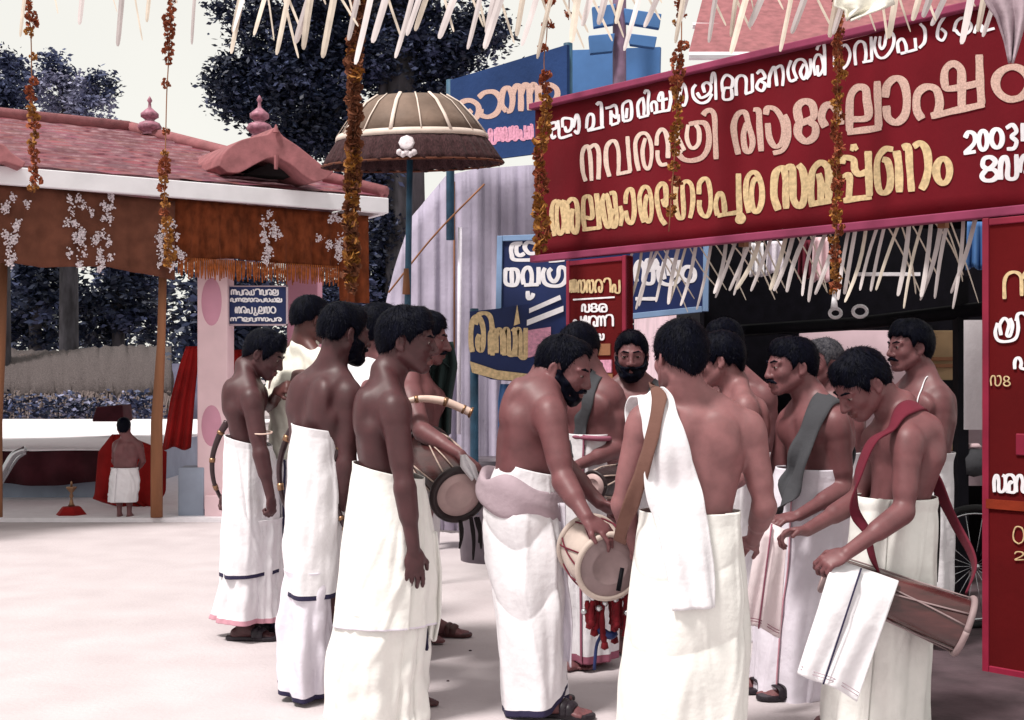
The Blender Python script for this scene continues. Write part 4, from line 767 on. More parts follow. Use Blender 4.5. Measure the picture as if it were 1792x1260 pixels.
# ------------------------------------------------------------------ trees and background
def foliage(b, c, R_, n, size, rr, mi=0, shell=.55):
    c = np.asarray(c, float)
    for _ in range(n):
        d_ = nrm([rr.gauss(0, 1), rr.gauss(0, 1), rr.gauss(0, 1)]); q = c + d_ * np.asarray(R_) * (rr.random() ** shell)
        a = nrm([rr.gauss(0, 1), rr.gauss(0, 1), rr.gauss(0, .5)]); e = nrm(np.cross(a, [rr.gauss(0, 1) for _ in range(3)])); s = size * rr.uniform(.5, 1.3)
        b.add([q - a * s, q + e * s * .45 + a * s * .1, q + a * s, q - e * s * .45 + a * s * .1], [(0, 1, 2, 3)], mi)
def tree(label, blobs, d, trunk, mats, n, size, seed, clump=.5, group=None):
    """blobs: (px, py, rx_px, ry_px, weight, material index); leaves gather in clumps inside every blob"""
    rr = random.Random(seed); base = P(trunk[0][0], HZ + F * CH / d, d); root = empty('tree', label, 'tree', base, group)
    b = MB(); tw = MB()
    tp = [P(x, y, d) for x, y, r in trunk]; tp[-1][2] = -.1
    tw.tube(spline(tp, 18), np.interp(np.linspace(0, 1, 18), np.linspace(0, 1, len(trunk)), [t[2] for t in trunk]), 9)
    for (px, py, rx, ry, w_, mi) in blobs:
        c = P(px, py, d); rx_, ry_ = rx / F * d, ry / F * d; k = max(3, int(n * w_ / 60))
        for _ in range(k):
            dd = nrm([rr.gauss(0, 1), rr.gauss(0, 1), rr.gauss(0, 1)]) * rr.random() ** .45
            cc = c + dd * (rx_, rx_ * .8, ry_); cr = clump * rr.uniform(.5, 1.1)
            foliage(b, cc, (cr, cr, cr * .8), int(80 * rr.uniform(.6, 1.3)), size, rr, mi if rr.random() < .8 else 1 - mi if mi < 2 else mi, .7)
        tw.tube(spline([tp[0], (tp[0] + c) / 2 + (0, 0, -.1), c], 8), np.linspace(trunk[0][2] * .6, .02, 8), 6)
    b.build('crown', mats, root); tw.build('trunk', M['bark'], root, True)
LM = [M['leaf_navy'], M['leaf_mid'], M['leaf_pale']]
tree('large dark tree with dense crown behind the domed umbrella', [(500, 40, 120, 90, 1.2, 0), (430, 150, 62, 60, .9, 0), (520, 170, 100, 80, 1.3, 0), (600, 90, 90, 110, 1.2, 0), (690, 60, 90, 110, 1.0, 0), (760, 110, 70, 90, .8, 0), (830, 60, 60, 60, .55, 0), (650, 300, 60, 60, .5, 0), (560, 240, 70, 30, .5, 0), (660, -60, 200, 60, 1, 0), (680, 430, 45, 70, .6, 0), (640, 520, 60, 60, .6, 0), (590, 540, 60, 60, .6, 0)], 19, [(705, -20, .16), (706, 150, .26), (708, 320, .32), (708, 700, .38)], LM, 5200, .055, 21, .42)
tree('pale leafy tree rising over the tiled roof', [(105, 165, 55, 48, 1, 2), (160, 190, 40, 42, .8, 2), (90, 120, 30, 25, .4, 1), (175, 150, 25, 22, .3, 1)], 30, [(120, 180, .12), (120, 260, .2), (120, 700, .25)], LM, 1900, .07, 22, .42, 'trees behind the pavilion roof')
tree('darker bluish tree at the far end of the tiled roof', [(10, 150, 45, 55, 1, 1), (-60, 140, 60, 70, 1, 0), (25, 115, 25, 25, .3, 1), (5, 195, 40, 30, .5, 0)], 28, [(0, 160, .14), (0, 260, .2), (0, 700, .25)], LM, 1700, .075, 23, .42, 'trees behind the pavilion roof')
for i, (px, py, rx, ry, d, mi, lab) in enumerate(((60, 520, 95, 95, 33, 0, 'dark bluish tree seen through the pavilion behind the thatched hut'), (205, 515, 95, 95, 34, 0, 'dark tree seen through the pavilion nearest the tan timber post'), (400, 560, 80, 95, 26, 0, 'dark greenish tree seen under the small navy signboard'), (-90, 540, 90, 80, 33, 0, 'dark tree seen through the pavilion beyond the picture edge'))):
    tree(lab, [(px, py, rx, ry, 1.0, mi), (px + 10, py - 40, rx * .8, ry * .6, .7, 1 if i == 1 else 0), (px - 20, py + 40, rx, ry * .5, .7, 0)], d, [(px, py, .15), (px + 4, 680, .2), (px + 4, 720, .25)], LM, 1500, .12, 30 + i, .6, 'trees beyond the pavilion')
hut = empty('thatched_hut', 'thatched hut with shaggy roof seen through the pavilion', 'hut', P(150, 760, 27))
b = MB(); rr = random.Random(5); G = []
for px in np.linspace(-60, 300, 60):
    G.append([P(px, y + rr.uniform(-3, 3), dd + rr.uniform(-.05, .05)) for y, dd in ((612 + 4 * math.sin(px * .02), 29), (640, 28), (668, 27.2), (692 + rr.uniform(-5, 9), 26.8))])
b.grid(G); b.build('roof', M['thatch_dark'], hut, True, solid=.1)
b = MB()
for _ in range(2200):
    px = rr.uniform(-60, 300); py = rr.uniform(618, 694); dd = np.interp(py, (612, 692), (28.9, 26.7)); p0 = P(px, py, dd - .05); strip_mesh(b, p0, p0 + np.array((rr.uniform(-.08, .08), -.08, -rr.uniform(.25, .85))), .014, rr, 0, .03)
b.build('thatch_straws', M['thatch'], hut, True)
for px in (20, 105, 180, 262): b = MB(); b.tube([P(px, 670, 27.3), P(px, HZ + F * CH / 27.3, 27.3)], .07, 7); b.build('post', M['bark'], hut, True)
b = MB(); b.box((P(120, 700, 29.5)[0], 29.5, .8), (4.5, 0, 0), (0, .1, 0), (0, 0, .9)); b.build('wall', M['leaf_pale'], hut)
b = MB(); rr = random.Random(9)                       # scrub and hedge at the back, one mass
for _ in range(700):
    px = rr.uniform(-500, 2400); d = rr.uniform(38, 46); c = P(px, HZ - rr.uniform(-10, 170), d); foliage(b, c, (1.6, 1.0, 1.3), 60, .16, rr, 0 if rr.random() < .8 else 1)
tag(b.build('treeline', LM), kind='stuff')
b = MB(); rr = random.Random(10)                      # light scrub seen beyond the dais
for _ in range(60):
    px = rr.uniform(-40, 280); c = P(px, rr.uniform(700, 730), 25.5); foliage(b, c, (.35, .3, .28), 30, .07, rr, (0, 1, 1, 2)[rr.randrange(4)])
tag(b.build('undergrowth', LM), kind='stuff')
# ------------------------------------------------------------------ people: bodies are grown as one implicit surface and meshed
class Field:
    def __init__(s, lo, hi, h):
        s.lo = np.asarray(lo, float); s.h = h; s.n = np.ceil((np.asarray(hi) - s.lo) / h).astype(int) + 1
        s.v = np.full(tuple(s.n), .15, np.float32)
        s.ax = [(s.lo[k] + h * np.arange(s.n[k])).astype(np.float32) for k in range(3)]
    def reg(s, lo, hi):
        a = np.maximum(np.floor((np.asarray(lo) - s.lo) / s.h).astype(int), 0); b = np.minimum(np.ceil((np.asarray(hi) - s.lo) / s.h).astype(int) + 1, s.n)
        if np.any(b <= a): return None, None
        sl = tuple(slice(int(a[k]), int(b[k])) for k in range(3))
        return sl, (s.ax[0][sl[0]][:, None, None], s.ax[1][sl[1]][None, :, None], s.ax[2][sl[2]][None, None, :])
    def put(s, sl, d, k, sub=False):
        v = s.v[sl]
        if sub: d = -d; h = np.clip(.5 - .5 * (v - d) / k, 0, 1); s.v[sl] = v + (d - v) * h + k * h * (1 - h)
        else: h = np.clip(.5 + .5 * (v - d) / k, 0, 1); s.v[sl] = v + (d - v) * h - k * h * (1 - h)
    def cap(s, a, b, ra, rb, k=.02, sub=False):
        a = np.asarray(a, float); b = np.asarray(b, float); m = max(ra, rb) + k + .03
        sl, g = s.reg(np.minimum(a, b) - m, np.maximum(a, b) + m)
        if sl is None: return
        ba = b - a; L = float(ba @ ba) + 1e-9
        p = [g[i] - np.float32(a[i]) for i in range(3)]
        t = np.clip((p[0] * ba[0] + p[1] * ba[1] + p[2] * ba[2]) / L, 0, 1)
        d = np.sqrt(sum((p[i] - t * ba[i]) ** 2 for i in range(3))) - (ra + (rb - ra) * t)
        s.put(sl, d.astype(np.float32), k, sub)
    def ell(s, c, r, R=None, k=.02, sub=False):
        c = np.asarray(c, float); r = np.asarray(r, float); R = np.eye(3) if R is None else R; m = (np.abs(R.T) @ r) + k + .03
        sl, g = s.reg(c - m, c + m)
        if sl is None: return
        p = [g[i] - np.float32(c[i]) for i in range(3)]
        q = [R[j, 0] * p[0] + R[j, 1] * p[1] + R[j, 2] * p[2] for j in range(3)]
        k0 = np.sqrt(sum((q[j] / r[j]) ** 2 for j in range(3))); k1 = np.sqrt(sum((q[j] / r[j] ** 2) ** 2 for j in range(3))) + 1e-9
        s.put(sl, (k0 * (k0 - 1) / k1).astype(np.float32), k, sub)
    def mesh(s):
        v = s.v; sg = v < 0; n = s.n
        c = [sg[i:n[0] - 1 + i, j:n[1] - 1 + j, k:n[2] - 1 + k] for i in (0, 1) for j in (0, 1) for k in (0, 1)]
        anyv = c[0].copy(); allv = c[0].copy()
        for q in c[1:]: anyv |= q; allv &= q
        I, J, K = np.nonzero(anyv & ~allv); N = len(I); acc = np.zeros((N, 3), np.float32); cnt = np.zeros(N, np.float32)
        cor = [(i, j, k) for i in (0, 1) for j in (0, 1) for k in (0, 1)]
        cv = {q: v[I + q[0], J + q[1], K + q[2]] for q in cor}
        for p in cor:
            for ax in range(3):
                if p[ax] == 0:
                    q = list(p); q[ax] = 1; q = tuple(q); a, b = cv[p], cv[q]; mk = (a < 0) != (b < 0)
                    t = np.where(mk, a / np.where(mk, a - b, 1), 0)
                    for e in range(3): acc[:, e] += np.where(mk, p[e] + (t if e == ax else 0), 0)
                    cnt += mk
        V = (acc / cnt[:, None] + np.stack([I, J, K], 1)) * s.h + s.lo
        im = np.full((n[0] - 1, n[1] - 1, n[2] - 1), -1, np.int32); im[I, J, K] = np.arange(N)
        quads = []
        for ax in range(3):
            lo_ = [slice(1, m - 1) for m in n]; hi_ = list(lo_); lo_[ax] = slice(0, n[ax] - 1); hi_[ax] = slice(1, n[ax])
            a, b = sg[tuple(lo_)], sg[tuple(hi_)]; X = np.stack(np.nonzero(a != b), 1); f = a[X[:, 0], X[:, 1], X[:, 2]]
            o = np.ones(3, int); o[ax] = 0; X = X + o; u, w = [(1, 2), (2, 0), (0, 1)][ax]
            def g(du, dw):
                Y = X.copy(); Y[:, u] -= du; Y[:, w] -= dw; return im[Y[:, 0], Y[:, 1], Y[:, 2]]
            q = np.stack([g(1, 1), g(0, 1), g(0, 0), g(1, 0)], 1); q[~f] = q[~f][:, ::-1]; quads.append(q)
        Q = np.concatenate(quads); return V, Q[(Q >= 0).all(1)]
def mesh_obj(name, V, Q, mats, parent, mi=None):
    me = bpy.data.meshes.new(name); me.vertices.add(len(V)); me.vertices.foreach_set('co', np.ascontiguousarray(V, np.float32).ravel())
    me.loops.add(4 * len(Q)); me.loops.foreach_set('vertex_index', np.ascontiguousarray(Q, np.int32).ravel())
    me.polygons.add(len(Q)); me.polygons.foreach_set('loop_start', np.arange(0, 4 * len(Q), 4, dtype=np.int32))
    if mi is not None: me.polygons.foreach_set('material_index', mi.astype(np.int32))
    me.update(calc_edges=True); me.validate(); return link(name, me, mats, parent, True)

def axes(f, up=(0, 0, 1)):
    f = nrm(f); r = nrm(np.cross(f, up)); return r, f, np.cross(r, f)          # right, forward, up
class Head:
    """local frame: x right, y forward, z up; origin between the eyes' depth and the skull centre"""
    def __init__(s, c, yaw_f, pitch=0, roll=0, sc=1.0):
        r, f, u = axes((yaw_f[0], yaw_f[1], 0)); cp, sp = math.cos(pitch), math.sin(pitch)
        f2 = f * cp - u * sp; u2 = u * cp + f * sp; cr, sr = math.cos(roll), math.sin(roll)
        s.r, s.u = r * cr + u2 * sr, u2 * cr - r * sr; s.f = f2; s.c = np.asarray(c, float); s.sc = sc; s.k = np.random.RandomState(int(abs(c[0] * 977 + c[1] * 131)) % 9999).uniform(-1, 1, 8); s.R = np.stack([s.r, s.f, s.u])
    def w(s, x, y, z): return s.c + s.sc * (x * s.r + y * s.f + z * s.u)
    def loc(s, V): return ((V - s.c) @ s.R.T) / s.sc
def head_prims(Fd, H, inf=0.0, detail=True):
    e = lambda c, r, k=.015, R=None, sub=False: Fd.ell(H.w(*c), (np.array(r) + inf) * H.sc, (R @ H.R) if R is not None else H.R, k, sub)
    cp = lambda a, b, ra, rb, k=.012, sub=False: Fd.cap(H.w(*a), H.w(*b), (ra + inf) * H.sc, (rb + inf) * H.sc, k, sub)
    e((0, -.016, .032), (.074, .094, .086)); e((0, .03, -.01), (.060, .066, .085), .03)
    k1, k2, k3, k4, k5, k6 = H.k[:6]; e((0, .036, -.055), (.052 + .003 * k1, .052, .058 + .003 * k2), .02)
    for sx in (-1, 1):
        cp((sx * (.056 + .004 * k1), -.006, -.05), (sx * (.022 + .003 * k3), .066, -.098 - .004 * k2), .020, .018, .025)
        e((sx * .042, .060, -.028), (.020, .022, .022), .02)           # cheekbone
    e((0, .074, -.098), (.024, .018, .018), .018)
    if not detail: return
    for sx in (-1, 1):
        e((sx * .033, .098, .002), (.021, .017, .013), .012, sub=True)  # socket
        cp((sx * .012, .089, .021), (sx * .050, .074, .020), .009, .008, .010)
        e((sx * .033, .079, .001), (.0135, .0135, .0125), .003)         # eye
        cp((sx * .018, .0885, .0085), (sx * .047, .079, .008), .0048, .0045, .004)   # upper lid
        cp((sx * .020, .0870, -.0085), (sx * .046, .079, -.008), .0035, .0035, .004)
        e((sx * .013, .100, -.038), (.0095, .012, .009), .008)         # nostril wing
        a = math.radians(22) * sx; Re = np.array([[math.cos(a), math.sin(a), 0], [-math.sin(a), math.cos(a), 0], [0, 0, 1]])
        e((sx * .079, -.016, -.010), (.008, .019, .031), .008, Re); e((sx * .085, -.012, -.008), (.004, .009, .018), .004, Re, True)
        e((sx * .078, -.008, -.034), (.007, .010, .011), .006)
    cp((0, .093, .012), (0, .112 + .005 * k4, -.030 - .003 * k5), .0085, .0120 + .0015 * k6, .010); e((0, .113 + .005 * k4, -.036 - .003 * k5), (.012 + .0015 * k6, .012, .010), .008)
    e((0, .093, -.064), (.025, .014, .009), .008); e((0, .092, -.077), (.021, .014, .009), .008)
    cp((-.022, .104, -.0705), (.022, .104, -.0705), .0022, .0022, .005, True)
    e((0, .103, -.052), (.006, .006, .009), .006, sub=True)
def add_hand(Fd, wr, d, n, thumb, curl=.35, sc=1.0, spread=.06, rad=1.0):
    """d: wrist to fingers, n: palm normal (the way fingers close), thumb: +1/-1 side along d x n"""
    d = nrm(d); n = nrm(np.asarray(n) - d * (np.asarray(n) @ d)); sd = np.cross(d, n) * thumb; wr = np.asarray(wr)
    R = np.stack([sd, d, n]); Fd.ell(wr + d * .048 * sc, np.array((.040, .052, .016)) * sc, R, .015)
    Fd.ell(wr + (d * .03 + sd * .022 + n * .008) * sc, np.array((.017, .032, .015)) * sc, R, .012)
    for i, (o, L) in enumerate(((.031, .074), (.0105, .082), (-.0105, .076), (-.030, .060))):
        p = wr + (d * (.088 - .004 * abs(i - 1)) + sd * o) * sc; ang = 0.0; c_ = curl * (1 + .12 * i) if not callable(curl) else curl(i)
        dd = nrm(d + sd * spread * (1.5 - i))
        for j, (fr, ra, rb) in enumerate(((.46, .0094, .0085), (.31, .0085, .0078), (.23, .0078, .0066))):
            ang += c_ * (.8, 1.1, .8)[j]; q = p + (dd * math.cos(ang) + n * math.sin(ang)) * L * fr * sc
            Fd.cap(p, q, ra * rad * sc, rb * rad * sc, .004 if j else .008); p = q
    p = wr + (d * .022 + sd * .026 + n * .004) * sc; q = p + nrm(d * .75 + sd * .62 + n * .25) * .043 * sc; Fd.cap(p, q, .0125 * sc, .0105 * sc, .010)
    t = q + nrm(d * .9 + sd * .15 + n * (.25 + curl * .5 if not callable(curl) else .5)) * .032 * sc; Fd.cap(q, t, .0103 * sc, .008 * sc, .005)

def build_body(J, root, sk, h=.0055, feet=True):
    """J: joints in world metres and a few shape numbers; returns object and lookups"""
    sc, g = J.get('sc', 1.0), J.get('girth', 1.0); pel, che, nk = J['pel'], J['che'], J['nk']; H = J['head']
    pts = [pel, che, nk, H.c] + [J[k] for k in ('shR', 'shL', 'elR', 'elL', 'wrR', 'wrL', 'anR', 'anL') if k in J]
    lo, hi = np.min(pts, 0) - (.21, .21, .14), np.max(pts, 0) + (.21, .21, .20)
    Fd = Field(lo, hi, h)
    ur = nrm(nk - pel); rp, fp, upv = axes(np.append(J['pf'], 0)); rc, fc, uc_ = axes(np.append(J['cf'], 0))
    def tilt(f, up): r = nrm(np.cross(f, up)); return np.stack([r, np.cross(up, r), nrm(up)])
    Rp = tilt(np.append(J['pf'], 0), nrm(che - pel) * .5 + np.array((0, 0, .5))); Rc = tilt(np.append(J['cf'], 0), nrm(nk - che))
    B = lambda o, R, x, y, z: o + sc * (x * R[0] + y * R[1] + z * R[2])
    E = lambda c, r, R, k=.03, sub=False: Fd.ell(c, np.array(r) * sc, R, k, sub)
    # torso
    E(B(pel, Rp, 0, 0, .02), (.138 * g, .100 * g, .115), Rp); E(B(che, Rc, 0, 0, .0), (.155 * g, .112 * g, .185), Rc, .05)
    mid = (pel + che) / 2; Rm = tilt((np.append(J['pf'], 0) + np.append(J['cf'], 0)) / 2, nrm(che - pel)); bl = J.get('belly', 0)
    E(mid + sc * (bl * .5) * Rm[1], (.138 * g, (.098 + bl * .7) * g, .16), Rm, .05)
    E(B(che, Rc, 0, -.01, .10), (.130 * g, .088, .085), Rc, .05)
    shR, shL = J['shR'], J['shL']
    for sh, sx in ((shR, 1), (shL, -1)):
        E(B(che, Rc, sx * .075, .082 * g, .055), (.078 * g, .034, .062), Rc, .035)                # pectoral
        E(B(che, Rc, sx * .085, -.088 * g, .045), (.062, .036, .095), Rc, .028)                    # shoulder blade
        E(B(pel, Rp, sx * .065, -.045 * g, -.06), (.066, .060, .085), Rp, .03)                     # buttock
        inn = nk + (sh - nk) * .2; Fd.cap(B(nk, Rc, sx * .02, -.018, .035), sh + (nk - sh) * .18 + sc * .018 * Rc[2], .042 * sc, .040 * sc, .04)
        Fd.cap(B(che, Rc, sx * .09, -.02, .09), sh + (B(che, Rc, sx * .1, -.01, 0) - sh) * .25, .07 * sc, .052 * sc, .045)
        Fd.cap(B(che, Rc, sx * .125, -.035, -.02), B(pel, Rp, sx * .085, -.02, .10), .052 * sc * g, .05 * sc * g, .05)      # flank
    Fd.cap(B(che, Rc, 0, -.128 * g, .10), B(pel, Rp, 0, -.125 * g, .06), .012 * sc, .012 * sc, .035, True)                 # spine furrow
    Fd.cap(B(che, Rc, 0, .125 * g, .09), B(che, Rc, 0, .13 * g, -.02), .008 * sc, .008 * sc, .03, True)
    # neck and head
    hb = H.w(0, -.030, -.075); Fd.cap(nk - sc * .03 * Rc[2], hb, .060 * sc, .054 * sc, .03); Fd.cap(nk + sc * .015 * Rc[2], H.w(0, -.045, .0), .05 * sc, .055 * sc, .02)
    head_prims(Fd, H)
    # legs
    for sx, an in ((1, 'anR'), (-1, 'anL')):
        if an not in J: continue
        hip = B(pel, Rp, sx * .085, 0, -.05); a = J[an]; kn = (hip + a) / 2 + np.append(J['pf'], 0) * .03; kn[2] = a[2] + .40 * sc if a[2] < .3 else kn[2]
        Fd.cap(hip, kn, .070 * sc, .050 * sc, .03); Fd.cap(kn, a, .052 * sc, .034 * sc, .02); Fd.cap(kn + (a - kn) * .12 - fp * .012, kn + (a - kn) * .5 - fp * .018, .045 * sc, .035 * sc, .03)
        if feet:
            ff = nrm(J.get('ff' + an[2], np.append(J['pf'], 0))); rr_ = np.cross(ff, (0, 0, 1)); sole = a[2] - .062 * sc
            z = lambda p, hh: np.array((p[0], p[1], sole + hh))
            Fd.cap(z(a - ff * .035, .030), z(a + ff * .04, .032), .032 * sc, .034 * sc, .02); Fd.cap(z(a + ff * .02, .05), z(a + ff * .11, .024), .036 * sc, .024 * sc, .02)
            Fd.ell(z(a + ff * .11, .018), np.array((.046, .045, .017)) * sc, np.stack([rr_, ff, np.array((0, 0, 1.))]), .02)
            for k in range(5):
                o = (k - 2) * .0185 * sc * (1 if an == 'anR' else -1); l_ = (.175, .178, .170, .160, .148)[4 - k if an == 'anR' else 4 - k]
                Fd.cap(z(a + ff * .13 - rr_ * o, .014), z(a + ff * l_ - rr_ * o, .011), .0105 * sc if k < 4 else .014 * sc, .009 * sc, .005)
    # arms
    for sx, s_ in ((1, 'R'), (-1, 'L')):
        sh, el, wr = J['sh' + s_], J.get('el' + s_), J.get('wr' + s_)
        if el is None: continue
        ud = nrm(el - sh); ag = J.get('arm', 1.0) * sc
        Fd.ell(sh + ud * .035 * sc, np.array((.056, .056, .075)) * ag, tilt(np.append(J['cf'], 0), -ud if abs(ud[2]) > .3 else np.array((0, 0, 1.))), .03)
        Fd.cap(sh, el, .050 * ag, .038 * ag, .022); Fd.cap(sh + (el - sh) * .35, sh + (el - sh) * .7, .047 * ag, .043 * ag, .02)
        if wr is None: continue
        fd = nrm(wr - el); Fd.cap(el, wr, .038 * ag, .025 * ag, .012); Fd.cap(el + (wr - el) * .08, el + (wr - el) * .45, .042 * ag, .036 * ag, .02)
        hd = J.get('hand' + s_)
        if hd: add_hand(Fd, wr, hd['d'], hd['n'], hd.get('t', 1), hd.get('curl', .35), J.get('hsc', 1.0) * sc, hd.get('spread', .06))
    V, Q = Fd.mesh()
    fcen = V[Q].mean(1); l = H.loc(fcen); mi = np.zeros(len(Q), int)
    for sx in (-1, 1):
        ex = (l[:, 0] - sx * .033) / .0120; ez = (l[:, 2] - .0002) / .0046
        near = (l[:, 1] > .078) & (np.abs(l[:, 0]) < .06)
        mi[near & (ex ** 2 + ez ** 2 < 1)] = 1; mi[near & (((l[:, 0] - sx * .033) / .0066) ** 2 + (l[:, 2] / .0060) ** 2 < 1)] = 2
    mi[(l[:, 1] > .085) & (np.abs(l[:, 0]) < .022) & (l[:, 2] < -.060) & (l[:, 2] > -.084)] = 3
    o = mesh_obj('body', V, Q, [sk, M['eye_white'], M['iris'], M['lips']], root, mi)
    bad = 0; print('person', root.name, 'verts', len(V), 'uparm %.2f %.2f fore %.2f %.2f trunk %.2f height %.2f' % tuple([np.linalg.norm(J['sh' + s] - J['el' + s]) if 'el' + s in J else 0 for s in 'RL'] + [np.linalg.norm(J['el' + s] - J['wr' + s]) if 'wr' + s in J else 0 for s in 'RL'] + [np.linalg.norm(nk - pel), H.w(0, 0, .118)[2]]))
    return o, Fd

def hairline(y, hl): return np.interp(y, (-.13, -.10, -.085, -.05, -.038, -.028, .0, .012, .020, .045, .070, .09), (-.085, -.075, -.062, -.040, -.02, .008, .022, .0, -.012, .028 + hl * .5, .050 + hl, .066 + hl))
def build_hair(H, root, t=.016, hl=0.0, seed=1, m='hair', nape=0.0, lump=.0022, front=.0, strands=2600, recede=0.0):
    Hl = Head((0, 0, 0), (0, 1)); h = .0045; Fd = Field((-.13, -.16, -.12), (.13, .15, .18), h)
    Fd.ell((0, -.018, .034), (.077 + t, .098 + t, .088 + t), None, .01)
    Fd.ell((0, -.075, .0), (.060 + t * .6, .04 + t * .6, .07 + t * .6), None, .02); Fd.ell((0, .045, .085), (.05, .035, .03 + t * .5 + front), None, .03)
    X, Y, Z = np.meshgrid(*Fd.ax, indexing='ij'); r = np.random.RandomState(seed); ns = 0
    for k in range(9):
        w_ = r.normal(0, 1, 3) * (38 if k < 5 else 95); ns = ns + np.sin(X * w_[0] + Y * w_[1] + Z * w_[2] * .6 + r.uniform(0, 6)) * (1 if k < 5 else .5)
    Fd.v += (ns * lump * .28).astype(np.float32)
    zl = hairline(Y, hl) - np.clip(-Y - .04, 0, .1) * nape * 6 + recede * np.exp(-((np.abs(X) - .042) / .02) ** 2) * np.clip(Y * 14, 0, 1)
    cut = (zl - Z) * .75 + ns * .0042
    k = .008; a, b = Fd.v, cut.astype(np.float32); b = b + (np.sin(X * 410 + Y * 90) * np.sin(X * 173 - Y * 260) * .0018).astype(np.float32); hh = np.clip(.5 - .5 * (a - b) / k, 0, 1); Fd.v = (a + (b - a) * hh + k * hh * (1 - hh)).astype(np.float32)
    V, Q = Fd.mesh(); n0 = len(V)
    # loose locks over the cap
    vn = np.zeros_like(V); fn = np.cross(V[Q[:, 2]] - V[Q[:, 0]], V[Q[:, 3]] - V[Q[:, 1]])
    for c in range(4): np.add.at(vn, Q[:, c], fn)
    vn /= np.linalg.norm(vn, axis=1)[:, None] + 1e-9
    out = np.where((V[:, 1] > -.2) & ((vn * (V - (0, -.01, .0))).sum(1) > .02))[0]; pick = r.choice(out, strands); crown = np.array((.01, -.05, .14))
    lift = .5; p = V[pick]; nn = vn[pick]; fl = p - crown; fl -= nn * (fl * nn).sum(1)[:, None]; fl /= np.linalg.norm(fl, axis=1)[:, None] + 1e-9
    fl = fl + r.normal(0, .30, fl.shape); L = r.uniform(.007, .021, (strands, 1)); sd = np.cross(fl, nn); sd /= np.linalg.norm(sd, axis=1)[:, None] + 1e-9
    wd = .0012
    S_ = np.concatenate([p - sd * wd - nn * .002, p + sd * wd - nn * .002, p + fl * L * .6 + sd * wd * .8 + nn * .002, p + fl * L * .6 - sd * wd * .8 + nn * .002, p + fl * L + nn * .0010 - sd * .0003, p + fl * L + nn * .0010 + sd * .0003])
    i = np.arange(strands); k_ = strands
    q1 = np.stack([i, i + k_, i + 2 * k_, i + 3 * k_], 1); q2 = np.stack([i + 3 * k_, i + 2 * k_, i + 5 * k_, i + 4 * k_], 1)
    V2 = np.concatenate([V, S_]); Q2 = np.concatenate([Q, q1 + n0, q2 + n0])
    return mesh_obj('hair', (V2 * H.sc) @ H.R + H.c, Q2, M[m], root)
def build_beard(H, root, full=True, mous=True, m='hair', inf=.0062, seed=2, heavy=0.0):
    Fd = Field((-.11, -.06, -.16), (.11, .15, .06), .004); Hl = Head((0, 0, 0), (0, 1)); Hl.k = H.k; r = np.random.RandomState(seed)
    if full:
        head_prims(Fd, Hl, inf, False); X, Y, Z = np.meshgrid(*Fd.ax, indexing='ij')
        ns = sum(np.sin(X * w[0] + Y * w[1] + Z * w[2]) for w in r.normal(0, 90, (6, 3))) * .0012
        top = np.interp(Y, (-.02, .015, .03, .06, .08, .12), (.0, -.002, -.020, -.036, -.060, -.072)) - (.012 - heavy) * np.exp(-(X / .02) ** 2) * (Y > .06) + heavy * (Y > .05)
        Fd.v = np.maximum(Fd.v + ns.astype(np.float32), np.maximum((Z - top) * .8, (-.002 - Y) * .8).astype(np.float32)); V, Q = Fd.mesh()
        mesh_obj('beard', (V * H.sc) @ H.R + H.c, Q, M[m], root)
    if mous:
        Fd = Field((-.06, .05, -.10), (.06, .15, -.02), .003)
        for sx in (-1, 1): Fd.cap((sx * .004, .106, -.053), (sx * .022, .100, -.058), .0075, .007, .006); Fd.cap((sx * .022, .100, -.058), (sx * .036, .088, -.066), .007, .004, .006)
        V, Q = Fd.mesh(); mesh_obj('moustache', (V * H.sc) @ H.R + H.c, Q, M[m], root)
    Fd = Field((-.075, .04, .0), (.075, .13, .05), .003)      # eyebrows
    for sx in (-1, 1): Fd.cap((sx * .012, .0965, .0225), (sx * .036, .0905, .028), .0042, .0042, .004); Fd.cap((sx * .036, .0905, .028), (sx * .056, .074, .021), .0042, .002, .004)
    V, Q = Fd.mesh(); mesh_obj('eyebrow', (V * H.sc) @ H.R + H.c, Q, M[m], root)

